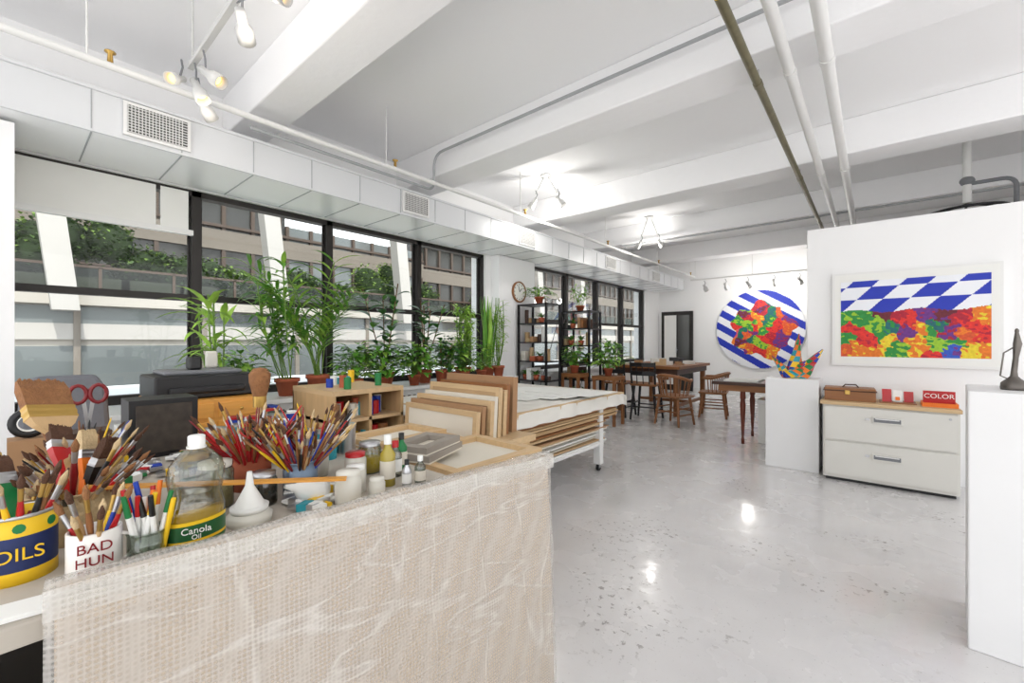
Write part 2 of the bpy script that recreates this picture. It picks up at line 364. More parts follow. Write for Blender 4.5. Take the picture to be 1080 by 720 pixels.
v.tube([(.76+.3*math.cos(t*math.pi/12),6.5+.3*math.sin(t*math.pi/12),2.66) for t in range(25)],.014,blackmetal)
for t in range(4): a=t*math.pi/2; v.cyl((.76,6.5,2.74),(.76+.3*math.cos(a),6.5+.3*math.sin(a),2.66),.01,blackmetal,n=6)
v.obj('pipe_valve_wheel')
# ------------------------------------------------------------ track lights
def head(m,pos,dirv,L=.16,r=.045,glow=bulb):
    pos=Vector(pos); d=Vector(dirv).normalized()
    a=d.to_track_quat('Z','Y').to_matrix()
    m.lathe(*pos,[(0,-.02),(r*.55,-.02),(r*.6,L*.35),(r,L*.55),(r*1.05,L),(r*.92,L),(r*.85,L*.7)],lampw,16,a)
    m.lathe(*pos,[(r*.8,L*.7),(r*.5,L*.78),(0,L*.8)],glow,12,a)
    m.tube([pos+Vector((0,0,.12)),pos+Vector((.03,0,.06)),pos+d*.02],.006,grey,6)
def spot(loc,e,rad=.05,col=(1,.9,.78)):
    l=bpy.data.lights.new('track_lamp_light','POINT'); l.energy=e; l.shadow_soft_size=rad; l.color=col
    o=bpy.data.objects.new('track_lamp_light',l); scene.collection.objects.link(o); o.location=loc
    return o
t=MB(); t.bx(-3.3,-.6,.735,.765,3.02,3.05,lampw)
for x in (-3.25,-2.4,-1.2): t.cyl((x,.75,3.05),(x,.75,3.499),.007,lampw,n=6)
head(t,(-3.2,.75,2.9),(.4,.2,-.8),.14,.04); head(t,(-3.02,.75,2.9),(.7,.5,-.6),.14,.04); head(t,(-3.25,.78,2.84),(-.5,.7,-.6),.14,.04); head(t,(-3.28,.7,2.93),(.5,-.5,-.4),.12,.035)
head(t,(-2.4,.75,2.93),(-.9,.5,-.35),.15,.042); head(t,(-2.15,.75,2.93),(.8,.6,-.4),.14,.04)
t.tube([(-2.5,.75,3.03),(-2.2,.8,2.98),(-1.9,.76,3.08),(-1.7,.75,3.4)],.006,grey,6)
t.obj('track_light_rail')
def cluster(x,y,ztop,zl):
    t=MB(); t.lathe(x,y,ztop-.03,[(0,0),(.07,0),(.07,.029),(0,.029)],pipe_w)
    for dx,dy in ((-.13,-.05),(.13,.08)):
        t.cyl((x+dx*.2,y+dy*.2,ztop-.03),(x+dx,y+dy,zl+.1),.008,lampw,n=6)
        head(t,(x+dx,y+dy,zl+.03),(dx*3,dy*3,-.6),.13,.045,bulbw)
    t.obj('ceiling_spot_cluster')
cluster(-3.3,4.6,3.5,3.16); cluster(-3.0,7.3,3.5,3.04)
t=MB(); t.bx(-3.3,-.7,10.48,10.51,2.74,2.77,pipe_w)
for x in (-3.2,-2.0,-.8): t.cyl((x,10.5,2.77),(x,10.5,3.499),.007,pipe_w,n=6)
for x in (-3.0,-2.55,-2.1,-1.6,-1.15): head(t,(x,10.5,2.6),(0.1,.8,-.6),.16,.05,bulbw)
t.obj('track_light_rail')
# ------------------------------------------------------------ clock
a=Matrix.Rotation(math.pi/2,3,'Y')
c=MB(); c.lathe(-4.328,5.28,2.09,[(0,0),(.165,0),(.17,.03),(.15,.04),(.145,.025)],brown_wood,32,a); c.lathe(-4.328,5.28,2.09,[(.146,.024),(0,.024)],paper,32,a)
for i in range(12):
    t_=i*math.pi/6; c.bx(-4.306,-4.300,5.28+.12*math.sin(t_)-.006,5.28+.12*math.sin(t_)+.006,2.09+.12*math.cos(t_)-.008,2.09+.12*math.cos(t_)+.008,black)
c.prism([((-4.3,5.28,2.09),.006,.002),((-4.3,5.34,2.15),.004,.002)],Vector((0,.7,-.7)),Vector((1,0,0)),black); c.prism([((-4.298,5.28,2.09),.005,.002),((-4.298,5.25,2.19),.003,.002)],Vector((0,1,.3)),Vector((1,0,0)),black)
c.obj('wall_clock')
# ------------------------------------------------------------ paintings
PC={n:pm('paint_'+n,c_,.6,var=.4,scale=45) for n,c_ in dict(green=(40,140,60),lime=(150,195,45),red=(225,45,38),crimson=(175,25,50),orange=(245,120,30),yellow=(250,205,45),purple=(105,45,130),teal=(25,100,105),blue=(45,85,190),maroon=(105,30,45),rust=(215,85,40),pink=(225,90,110)).items()}
stripe_blue=pm('stripe_cobalt',(26,50,178),.55,var=.08); stripe_white=pm('stripe_white',(240,242,248),.55,var=.02)
ALT=dict(green='lime',lime='green',red='crimson',crimson='red',orange='yellow',yellow='orange',purple='crimson',teal='green',blue='purple',maroon='purple',rust='orange',pink='red')
def near(seeds,u,v,asp=1,am=.05,fr=9):
    n=noise.noise_vector(Vector((u*fr*asp,v*fr,3.1))); n2=noise.noise_vector(Vector((u*fr*asp*3,v*fr*3,9.1)))
    u2=u+(n.x*am+n2.x*am*.7)/asp; v2=v+n.y*am+n2.y*am*.7
    c_=min(seeds,key=lambda s:((s[0]-u2)*asp)**2+(s[1]-v2)**2)[2]
    q=noise.noise(Vector((u*asp*16+v*14,v*22-u*asp*8,len(c_)*3.7)))
    return ALT[c_] if q>.24 else c_
seeds=[(.03,.55,'green'),(.1,.35,'red'),(.04,.12,'rust'),(.16,.5,'green'),(.2,.2,'red'),(.22,.04,'orange'),(.26,.4,'lime'),(.33,.55,'maroon'),(.35,.2,'yellow'),(.4,.38,'teal'),(.42,.55,'crimson'),(.43,.1,'green'),(.5,.45,'red'),(.52,.25,'orange'),(.57,.1,'orange'),(.6,.5,'purple'),(.62,.32,'green'),(.68,.15,'lime'),(.72,.5,'maroon'),(.74,.3,'purple'),(.78,.08,'blue'),(.83,.5,'crimson'),(.85,.25,'rust'),(.9,.08,'yellow'),(.93,.5,'orange'),(.97,.28,'red'),(.3,.3,'green'),(.98,.1,'orange'),(.12,.1,'orange'),(.47,.33,'purple'),(.56,.38,'orange'),(.06,.25,'green'),(.68,.4,'teal'),(.66,.04,'red'),(.9,.4,'red'),(.8,.17,'green')]
X0,X1,Z0,Z1=-.313,.851,1.06,1.985
p=MB(); p.bx(X0,X1,5.455,5.498,Z0,Z1,white_trim); p.bx(X0+.02,X1-.02,5.452,5.456,Z0+.02,Z1-.02,paper)
ax0,ax1,az0,az1=X0+.07,X1-.07,Z0+.09,Z1-.09
nx,nz_=220,110
for i in range(nx):
    for j in range(nz_):
        u=(i+.5)/nx; vv=(j+.5)/nz_
        if vv<.60+.02*math.sin(u*14)+.01*noise.noise(Vector((u*60,0,0))): m_=PC[near(seeds,u,vv,1.4,.07,7)]
        else:
            t_=(vv-.58)/.42; row=0 if t_<.42 else (1 if t_<.8 else 2); m_=stripe_blue if (math.floor(u*5.2-t_*1.5)+row)%2 else stripe_white
        x=ax0+(ax1-ax0)*i/nx; z=az0+(az1-az0)*j/nz_; dx=(ax1-ax0)/nx; dz=(az1-az0)/nz_
        p.add([(x,5.449,z),(x+dx,5.449,z),(x+dx,5.449,z+dz),(x,5.449,z+dz)],[(0,1,2,3)],m_)
p.obj('framed_abstract_painting')
cx,cz,rad=-2.07,1.59,.94
p=MB(); a=Matrix.Rotation(math.pi/2,3,'X')
p.lathe(cx,FY-.003,cz,[(0,0),(rad,0),(rad,.04),(0,.04)],stripe_white,64,a)
seed2=[(U(-.75,.75),U(-.75,.75),random.choice(['green','green','lime','red','orange','crimson','purple','teal','orange','red','rust','maroon','pink'])) for _ in range(60)]
n=150
for i in range(n):
    for j in range(n):
        u=-1+2*(i+.5)/n; v_=-1+2*(j+.5)/n
        if u*u+v_*v_>.985: continue
        ang=math.atan2(v_,u); rb=.68+.06*math.sin(ang*5+1)+.05*math.sin(ang*9)+.05*noise.noise(Vector((u*8,v_*8,0)))
        if math.hypot(u-.06,v_+.02)<rb: m_=PC[near(seed2,u,v_,1,.1,3)]
        else: m_=stripe_blue if (math.floor((v_+u*.62)*5.2))%2 else stripe_white
        x=cx+u*rad-rad/n; z=cz+v_*rad-rad/n; q=2*rad/n
        p.add([(x,FY-.046,z),(x+q,FY-.046,z),(x+q,FY-.046,z+q),(x,FY-.046,z+q)],[(0,1,2,3)],m_)
p.obj('round_abstract_painting')
# ------------------------------------------------------------ right side furniture
MB().bx(-.86,-.40,5.15,5.48,0,.92,white_ped).obj('white_pedestal',.006)
MB().bx(.33,.84,2.6,3.05,0,1.09,white_ped,-.10).obj('white_pedestal',.006)
c=MB(); c.bx(-.36,.55,5.02,5.47,.03,.71,cream); c.bx(-.34,.53,5.05,5.45,0,.03,blackmetal)
c.bx(-.345,.535,5.0,5.02,.39,.695,cream).bx(-.345,.535,5.0,5.02,.06,.37,cream)
for z in (.60,.27):
    c.bx(.0,.2,4.985,5.0,z-.03,z+.03,cream); c.bx(.01,.19,4.982,4.986,z-.018,z+.018,grey); c.bx(.02,.18,4.975,4.985,z+.008,z+.016,white_trim)
    c.bx(-.05,-.02,4.995,5.0,z-.01,z+.01,steel)
c.cyl((.49,5.0,.66),(.49,4.99,.66),.01,steel)
c.bx(-.38,.56,4.99,5.48,.71,.74,lt_wood)
c.obj('lateral_file_cabinet',.003)
b=MB(); b.bx(-.36,.02,5.12,5.36,.74,.86,brown_wood,.05); b.bx(-.37,.03,5.11,5.37,.83,.838,dark_wood,.05); b.bx(-.2,-.16,5.105,5.12,.80,.84,brass,.05); b.tube([(-.22,5.24,.86),(-.2,5.24,.885),(-.12,5.25,.885),(-.1,5.25,.86)],.006,dark_wood); b.obj('wooden_paint_box',.004)
b=MB()
for i,(m_,h) in enumerate(((red,.12),(paper,.11),(red,.1))): b.bx(.07+i*.075,.135+i*.075,5.2+i*.03,5.21+i*.03,.745,.745+h,m_,.1,('X',-.2))
b.bx(.14,.2,5.19,5.2,.76,.82,paper,.1,('X',-.2)); b.bx(.16,.19,5.185,5.19,.77,.80,orange,.1,('X',-.2)); b.bx(.05,.30,5.15,5.36,.74,.75,brown_wood); b.obj('postcard_stand')
tr=MB(); tr.bx(.33,.55,5.1,5.3,.74,.75,orange).bx(.33,.55,5.1,5.11,.75,.775,orange).bx(.33,.55,5.29,5.3,.75,.775,orange).bx(.33,.34,5.11,5.29,.75,.775,orange).bx(.54,.55,5.11,5.29,.75,.775,orange)
tr.bx(.34,.54,5.2,5.21,.75,.87,red); o=tr.obj('colour_sign_tray'); text('COLOR',(.44,5.198,.825),0,.055,paper,o)
oc=MB(); oc.lathe(.47,2.82,1.09,[(0,0),(.04,0),(.042,.01),(.04,.03),(.02,.05),(.012,.06),(.009,.09)],pm('aged_pewter',(105,100,95),.4,metal=.7,var=.3,scale=20)); m_=MC['aged_pewter']
oc.tube([(.47,2.82,1.17),(.475,2.82,1.23),(.48,2.82,1.29),(.478,2.82,1.34)],.006,m_,8,rr=[.01,.009,.014,.006]); oc.tube([(.465,2.82,1.13),(.43,2.82,1.15),(.44,2.82,1.25),(.475,2.82,1.28)],.003,m_); oc.ell((.478,2.82,1.345),(.007,.007,.012),m_); oc.obj('oil_can')
s=MB(); cols=[orange,green,red,blue,yel,turq]
def cone_tw(base,tip,r,k):
    base=Vector(base);tip=Vector(tip); n=6; d=(tip-base).normalized(); a=d.to_track_quat('Z','Y').to_matrix(); L=(tip-base).length
    for h in range(8):
        for i in range(n):
            t0=h/8;t1=(h+1)/8; f=lambda t,i: base+a@Vector((r*(1-t*.93)*math.cos(2*math.pi*i/n+t*2),r*(1-t*.93)*math.sin(2*math.pi*i/n+t*2),L*t))
            s.add([f(t0,i),f(t0,i+1),f(t1,i+1),f(t1,i)],[(0,1,2,3)],cols[(i+h+k)%6])
cone_tw((-.63,5.3,.92),(-.58,5.3,1.38),.09,0); cone_tw((-.6,5.3,.92),(-.38,5.3,1.22),.10,2); cone_tw((-.66,5.3,.92),(-.82,5.28,1.15),.07,3); cone_tw((-.63,5.3,.925),(-.52,5.26,1.1),.13,1)
s.v=[(a_,b_,max(.9205,c_)) for a_,b_,c_ in s.v]
s.obj('folded_paper_sculpture')
t=MB(); t.bx(-1.62,-.35,6.0,6.7,.74,.78,dark_wood); t.bx(-1.55,-.4,6.05,6.65,.66,.74,brown_wood)
for x in (-1.26,-.45):
    for y in (6.05,6.62): t.lathe(x,y,0,[(0,0),(.018,0),(.02,.06),(.014,.08),(.028,.35),(.034,.5),(.025,.56),(.035,.58),(.03,.66)],mahog,12)
t.bx(-1.5,-1.1,6.1,6.5,.78,.80,paper).bx(-1.0,-.7,6.15,6.5,.78,.83,card)
t.obj('side_table')
MB().bx(-1.12,-.75,6.2,6.55,0,.55,paper).bx(-1.13,-.74,6.19,6.56,.5,.56,white_trim).obj('storage_box',.004)
# ------------------------------------------------------------ dining area
t=MB(); t.bx(-3.75,-2.5,7.35,9.15,.82,.87,brown_wood); t.bx(-3.7,-2.55,7.4,9.1,.72,.82,dark_wood)
for x in (-3.65,-2.6):
    for y in (7.5,9.0): t.bx(x-.04,x+.04,y-.04,y+.04,0,.72,brown_woodZ)
t.bx(-2.62,-2.58,7.5,9.0,.15,.2,brown_woodZ).bx(-3.6,-2.6,8.2,8.26,.15,.2,brown_woodZ)
t.obj('work_dining_table',.004)
t=MB()
for i in range(12):
    x=U(-3.6,-2.75);y=U(7.5,8.9); m_=random.choice([paper,card,card2,blue,paper,lt_wood,black]); h=U(.01,.12); t.bx(x,x+U(.05,.2),y,y+U(.05,.2),.87,.87+h,m_,U(-.5,.5))
t.obj('table_clutter')
def chair(name,x,y,rot,wm,seatm,sh=.45,bh=.85,arms=False):
    m=MB(); M=Matrix.Translation((x,y,0))@Matrix.Rotation(rot,4,'Z')
    P=lambda a,b,c_: M@Vector((a,b,c_))
    m.prism([(P(0,0,sh-.035),.20,.2),(P(0,0,sh-.01),.225,.225),(P(0,0,sh),.215,.215)],(M.to_3x3()@Vector((1,0,0))),(M.to_3x3()@Vector((0,1,0))),seatm)
    for a in (-1,1):
        for b in (-1,1): m.cyl(P(a*.21,b*.21,0),P(a*.16,b*.16,sh-.03),.018,wm,.024,8)
        m.cyl(P(a*.2,-.19,.17),P(a*.2,.19,.17),.012,wm,n=6); m.cyl(P(a*.195,-.185,.27),P(a*.195,.185,.27),.012,wm,n=6)
    m.cyl(P(-.2,-.2,.22),P(.2,-.2,.22),.012,wm,n=6); m.cyl(P(-.2,.2,.22),P(.2,.2,.22),.012,wm,n=6)
    if arms:
        rail=[P(.25*math.sin(t),.24*math.cos(t),bh-.12+.08*max(0,math.cos(t))) for t in [(-2.2+4.4*i/14) for i in range(15)]]
        m.tube(rail,.026,wm,8)
        for i in range(1,14): 
            q=rail[i]; m.cyl(q,P(*(( (M.inverted()@q).x*.8,(M.inverted()@q).y*.8,sh-.01))),.009,wm,n=6)
    else:
        for a in (-1,1): m.cyl(P(a*.19,.19,sh-.02),P(a*.2,.25,bh),.018,wm,.015,8)
        for z in (.6,1.0): m.prism([(P(-.2,.2+.05*z,sh+(bh-sh)*z-.04),.006,.035),(P(0,.23+.05*z,sh+(bh-sh)*z-.04),.006,.035),(P(.2,.2+.05*z,sh+(bh-sh)*z-.04),.006,.035)],(M.to_3x3()@Vector((0,1,0))),Vector((0,0,1)),wm)
        for a in (-.1,0,.1): m.cyl(P(a,.2,sh),P(a,.25,bh-.05),.008,wm,n=6)
    m.obj(name)
chair('wooden_armchair',-2.38,6.78,2.9,brown_woodZ,brown_wood,.46,.82,True)
chair('wooden_armchair',-2.1,7.9,-1.4,brown_woodZ,brown_wood,.44,.80,True)
chair('black_dining_chair',-3.42,7.0,3.14,blackmetal,brown_wood,.6,.98)
chair('black_dining_chair',-2.90,6.95,3.25,blackmetal,brown_wood,.6,.96)
# ------------------------------------------------------------ black shelves
def minileaf(m,x,y,z,H,W,n):
    m.lathe(x,y,z,[(0,0),(.035,0),(.05,.08),(.045,.08),(0,.075)],terra,12)
    for i in range(n):
        a=U(0,6.28); m.leaf((x,y,z+.07),(math.cos(a)*.7,math.sin(a)*.7,U(.4,1.4)),H*U(.7,1.2),W,1.6,leafA if R()<.6 else leafB,4)
def shelf(x0,x1,y0,y1,h,seed):
    random.seed(seed); m=MB()
    for x in (x0,x1-.03):
        for y in (y0,y1-.03): m.bx(x,x+.03,y,y+.03,0,h,blackmetal)
    zs=[.1+i*(h-.12)/6 for i in range(7)]
    for z in zs: m.bx(x0,x1,y0,y1,z,z+.02,blackmetal)
    m.cyl((x0,y1-.01,.1),(x1,y1-.01,h-.1),.005,blackmetal,n=6)
    for zi,z in enumerate(zs[:-1]):
        x=x0+.04; lim=(h-.12)/6-.05
        while x<x1-.12:
            w_=U(.04,.10); hh=U(.05,lim); mm=random.choice([card,lt_wood,brown_wood,paper,terra,plasticw,card2,wick,dark_wood,black,steel,grey])
            r_=R()
            if r_<.14: minileaf(m,x+.05,y0+.1,z+.02,.16,.03,18); w_=.1
            elif r_<.55: m.cyl((x+w_/2,y0+.15,z+.02),(x+w_/2,y0+.15,z+.02+hh),w_/2,mm,n=12)
            else: m.bx(x,x+w_,y0+.04,y0+.3,z+.02,z+.02+hh,mm)
            x+=w_+.012
    m.obj('black_storage_shelf')
shelf(-4.28,-3.72,5.2,5.6,1.88,3); shelf(-4.0,-3.45,6.0,6.4,1.8,4)
random.seed(11)
# ------------------------------------------------------------ plants
PCX=WX+.02
def pot(m,x,y,z,r,h,mat=terra):
    m.lathe(x,y,z,[(0,0),(r*.7,0),(r*.95,h*.8),(r*1.08,h*.8),(r*1.08,h),(r*.92,h),(r*.9,h*.9),(0,h*.9)],mat,20)
    m.lathe(x,y,z,[(r*.9,h*.91),(0,h*.92)],soil,16)
def bamboo(name,x,y,z,H,r=.09,canes=6,leaves=22,mat=leafA,spread=.12,LL=.2,ph=.16,potm=terra):
    m=MB(); pot(m,x,y,z,r,ph,potm)
    for c_ in range(canes):
        a=U(0,6.28); b=Vector((x+U(-.5,.5)*r,y+U(-.5,.5)*r,z+ph*.85)); h=H*U(.65,1)
        top=b+Vector((math.cos(a)*spread*h,math.sin(a)*spread*h,h-ph))
        pts=[b.lerp(top,t/6)+Vector((math.cos(a),math.sin(a),0))*.04*math.sin(t/6*3.1) for t in range(7)]
        m.tube(pts,.006,stemg,6)
        for i in range(leaves):
            t=U(.25,1); k=min(5,int(t*6)); q=pts[k].lerp(pts[k+1],t*6-k if t<1 else 1); an=U(0,6.28)
            m.leaf(q,(math.cos(an),math.sin(an),U(.1,1.3)),LL*U(.6,1.1),.032*LL/.2,U(.6,1.9),mat if R()<.6 else leafC,5,peak=.35)
    m.obj(name,clampx=PCX)
def palm(name,x,y,z,H,r=.1,fr=14):
    m=MB(); pot(m,x,y,z,r,.18)
    for f in range(fr):
        a=U(0,6.28); d=Vector((math.cos(a)*.22,math.sin(a)*.22,1)).normalized(); p_=Vector((x+U(-.03,.03),y+U(-.03,.03),z+.16)); L=H*U(.65,1.05); pts=[p_]
        for i in range(12):
            p_=p_+d*(L/12); d=(d+Vector((math.cos(a)*.05,math.sin(a)*.05,-.01-.006*i))).normalized(); pts.append(p_)
        m.tube(pts,.005,stemg,5)
        for i in range(4,13):
            dd=(pts[i]-pts[i-1]).normalized(); sd=dd.cross(Vector((0,0,1))).normalized()
            for s_ in (-1,1): m.leaf(pts[i],dd*.8+sd*s_+Vector((0,0,.25)),H*.24*U(.8,1.1),.032,.9,leafA if R()<.5 else leafC,4)
    m.obj(name,clampx=PCX)
def rubber(name,x,y,z,H,r=.09,stems=3,mat=leafB,LL=.17,WW=.09,n=14,sp=.16):
    m=MB(); pot(m,x,y,z,r,.16)
    for s_ in range(stems):
        a=U(0,6.28); b=Vector((x,y,z+.14)); h=H*U(.7,1)
        pts=[b+Vector((math.cos(a)*sp*h*t/5,math.sin(a)*sp*h*t/5,(h-.14)*t/5)) for t in range(6)]
        m.tube(pts,.007,stemb,6)
        for i in range(n):
            t=.15+.85*i/n; k=min(4,int(t*5)); q=pts[k].lerp(pts[k+1],t*5-k); an=i*2.4+a
            m.leaf(q,(math.cos(an),math.sin(an),.65),LL*U(.8,1.1),WW*U(.8,1.1),.8,mat if R()<.75 else leafA,6,peak=.5)
    m.obj(name,clampx=PCX)
def bush(name,x,y,z,H,W,n=90,r=.07,mat=leafA,LL=.1,WW=.04,potm=terra,ph=.12):
    m=MB(); pot(m,x,y,z,r,ph,potm)
    for i in range(n):
        a=U(0,6.28); el=U(.1,1.4); L=U(.5,1); tip=Vector((x+math.cos(a)*math.cos(el)*W*L,y+math.sin(a)*math.cos(el)*W*L,z+ph*.9+math.sin(el)*(H-ph)*L))
        if i%4==0: m.tube([(x,y,z+ph*.85),Vector((x,y,z+ph)).lerp(tip,.5)+Vector((0,0,.03)),tip],.003,stemg,4)
        m.leaf(tip,(math.cos(a),math.sin(a),U(-.1,.7)),LL*U(.6,1.2),WW*U(.7,1.2),1.0,mat if R()<.7 else leafC,4)
    m.obj(name,clampx=PCX)
def snake(name,x,y,z,H,r=.1,n=14):
    m=MB(); pot(m,x,y,z,r,.15)
    for i in range(n):
        a=U(0,6.28); m.leaf((x+U(-.5,.5)*r,y+U(-.5,.5)*r,z+.13),(math.cos(a)*.12,math.sin(a)*.12,1),H*U(.7,1)-.13,.05,.05,leafA if i%2 else leafC,6,peak=.45)
    m.obj(name,clampx=PCX)
LZ=.80
bamboo('potted_bamboo',-3.60,.98,.76,.92,.08,5,11,leafC,.18,.27)
bamboo('potted_bamboo',-4.15,1.68,LZ,1.30,.1,8,22,leafA,.2,.26)
palm('areca_palm',-4.12,1.95,LZ,1.18,.1,15)
bush('potted_herb',-4.08,1.28,LZ,.42,.2,130,LL=.13,WW=.05)
rubber('rubber_plant',-4.15,2.72,LZ,1.18,.1,4,leafB,.19,.11,13,.22)
bush('potted_ivy',-4.06,2.32,LZ,.5,.24,200,mat=leafA,LL=.12,WW=.06)
bush('potted_fern',-4.05,2.62,LZ,.5,.22,160,mat=leafA,LL=.15,WW=.05)
rubber('rubber_plant',-4.16,3.28,LZ,1.0,.09,4,leafB,.17,.09,12,.25)
bush('potted_fern',-4.02,3.02,LZ,.5,.24,170,mat=leafA,LL=.16,WW=.06)
bush('potted_fern',-4.08,3.62,LZ,.6,.24,160,mat=leafB,LL=.14,WW=.07)
bamboo('potted_bamboo',-4.2,3.95,LZ,1.05,.11,14,20,leafC,.08,.2)
bush('potted_fern',-4.05,3.82,LZ,.45,.2,120)
snake('snake_plant',-4.18,4.42,LZ,1.2,.1,26)
bamboo('potted_bamboo',-4.05,4.5,LZ,1.15,.08,10,16,leafC,.06,.14)
bush('potted_ivy',-4.06,4.16,LZ,.5,.2,120,mat=leafA)
rubber('rubber_plant',-4.02,3.42,LZ,.62,.07,3,leafB,.13,.08,10,.3)
bamboo('potted_bamboo',-3.74,6.2,1.8,.5,.07,5,12,leafA,.2,.16,.1)
bush('potted_ivy',-4.0,5.4,1.88,.3,.24,110,mat=leafA)
bush('potted_fern',-3.18,6.12,.76,.6,.28,170,mat=leafA,LL=.16,WW=.06)
bush('potted_ivy',-3.62,5.83,.80,.5,.18,130,mat=leafA,LL=.12,WW=.06)
def stand(x0,x1,y0,y1,h):
    m=MB(); m.bx(x0,x1,y0,y1,h-.06,h,brown_wood)
    for x in (x0+.03,x1-.03):
        for y in (y0+.03,y1-.03): m.bx(x-.02,x+.02,y-.02,y+.02,0,h-.06,brown_woodZ)
    m.obj('plant_stand')
stand(-3.8,-3.45,5.68,5.98,.8); stand(-3.38,-2.98,5.95,6.3,.76)
# ------------------------------------------------------------ paper table
t=MB(); x0,x1,y0,y1=-3.55,-2.05,2.25,4.3
t.bx(x0,x1,y0,y1,.70,.755,lt_wood)
nx,ny=26,34; vs=[];fs=[]
for j in range(ny+1):
    for i in range(nx+1):
        fx=-.05+1.1*i/nx; fy=-.04+1.08*j/ny; x=x0+(x1-x0)*min(1.012,max(-.012,fx)); y=y0+(y1-y0)*min(1.01,max(-.01,fy))
        over=max(0,fx-1,-fx)*1.6+max(0,fy-1,-fy)*1.6
        z=.762-over*1.6+.006*noise.noise(Vector((x*3,y*3,0)))
        if over>0: x+=.014*math.sin(y*22)*(1 if fx>1 else 0)
        vs.append((x,y,z))
for j in range(ny):
    for i in range(nx): o=j*(nx+1)+i; fs.append((o,o+1,o+nx+2,o+nx+1))
t.add(vs,fs,cloth,True)
for x in (x0+.06,x1-.06):
    for y in (y0+.08,y1-.45):
        t.bx(x-.035,x+.035,y-.035,y+.035,.07,.70,white_trim); t.cyl((x-.012,y,.035),(x+.012,y,.035),.035,blackmetal,n=14); t.bx(x-.02,x+.02,y-.015,y+.015,.03,.07,steel)
t.bx(x0+.03,x1-.03,y0+.05,y1-.4,.26,.29,white_trim); t.bx(x0+.03,x1-.03,y0+.05,y1-.4,.47,.49,lt_wood)
z=.49
while z<.67:
    h=U(.006,.016); t.bx(x0+.1+U(0,.08),x1+.0-U(0,.08),y0+.1+U(0,.1),y1-.38+U(0,.3),z,z+h,random.choice([card,card2,card2,lt_wood,brown_wood]),U(-.015,.015)); z+=h
z=.29
while z<.44:
    h=U(.006,.016); t.bx(x0+.15+U(0,.08),x1-.02-U(0,.1),y0+.15+U(0,.1),y1-.42+U(0,.2),z,z+h,random.choice([card,card2,canvas_m,paper]),U(-.02,.02)); z+=h
t.obj('paper_storage_table')
f=MB(); 
for i in range(4): x=-3.1+i*.12; f.bx(x,x+.75,3.0+i*.15,3.9,.770+i*.006,.775+i*.006,paper,U(-.1,.1))
f.obj('paper_sheets')
s=MB(); x0,x1,y0,y1=-3.0,-2.45,1.25,1.75
s.bx(x0,x1,y0,y1,.97,1.0,lt_wood)
for z in (.05,.35,.62,.80): s.bx(x0,x1,y0,y1,z,z+.02,lt_wood)
for y in (y0,(y0+y1)/2-.01,y1-.02): s.bx(x0,x1,y,y+.02,0,.97,lt_woodZ)
s.bx(x0,x0+.015,y0,y1,0,.97,lt_woodZ)
for i in range(40):
    z=random.choice([.37,.64,.82,.82,.64]); x=U(x1-.2,x1-.05); y=U(y0+.06,y1-.06); mm=random.choice([terra,plasticw,blue,brown_wood,paper,yel,green,card,red,turq]); s.cyl((x,y,z),(x,y,z+U(.05,.12)),U(.02,.035),mm,n=12)
s.obj('pine_pigeonhole_shelf')
s=MB()
for i in range(8):
    x=x0+.05+i*.06; y=U(y0+.05,y1-.05); s.cyl((x,y,1.0),(x,y,1.0+U(.04,.09)),.022,random.choice([blue,yel,turq,paper,terra,green]),n=12)
s.obj('paint_pots')
# ------------------------------------------------------------ canvases
low=MB(); low.bx(-1.98,-1.18,1.02,1.58,.72,.76,lt_wood)
for x in (-1.93,-1.24):
    for y in (1.06,1.54): low.bx(x-.03,x+.03,y-.03,y+.03,0,.72,lt_woodZ)
low.obj('canvas_stand_table')
low=MB(); low.bx(-2.42,-1.62,1.60,2.15,.68,.72,lt_wood)
for x in (-2.37,-1.68):
    for y in (1.64,2.1): low.bx(x-.03,x+.03,y-.03,y+.03,0,.68,lt_woodZ)
low.obj('canvas_stand_table')
def stretcher(m,x0,x1,y0,y1,z,rot=0,fm=lt_wood,cm=canvas_m,t=.03,fw=.045):
    m.bx(x0,x1,y0,y1,z,z+.006,cm,rot)
    c_=Vector(((x0+x1)/2,(y0+y1)/2,0)); 
    def rb(a,b,c2,d_):
        vs=[]
        for zz in (z+.006,z+t):
            for X,Y in ((a,c2),(b,c2),(b,d_),(a,d_)):
                q=Matrix.Rotation(rot,3,'Z')@(Vector((X,Y,0))-c_)+c_; vs.append((q.x,q.y,zz))
        m.add(vs,[(3,2,1,0),(4,5,6,7),(0,1,5,4),(1,2,6,5),(2,3,7,6),(3,0,4,7)],fm)
    rb(x0,x1,y0,y0+fw); rb(x0,x1,y1-fw,y1); rb(x0,x0+fw,y0+fw,y1-fw); rb(x1-fw,x1,y0+fw,y1-fw)
st=MB(); stretcher(st,-1.62,-1.16,1.03,1.55,.76,.02); stretcher(st,-1.58,-1.15,1.06,1.57,.79,-.03,lt_woodY,canvas_m); st.obj('stretched_canvas')
st=MB(); stretcher(st,-1.98,-1.68,1.03,1.5,.76,.05,lt_woodY); stretcher(st,-1.97,-1.64,1.05,1.5,.79,-.02,lt_woodY,card2); stretcher(st,-1.95,-1.66,1.04,1.45,.82,.06,lt_woodY); st.obj('stretched_canvas')
st=MB(); stretcher(st,-1.56,-1.36,1.02,1.30,.82,.35,pm('weathered_grey_wood',(150,142,132),.8,var=.2),canvas_m); stretcher(st,-1.55,-1.37,1.03,1.29,.85,.3,MC['weathered_grey_wood'],canvas_m); st.obj('small_wooden_frame')
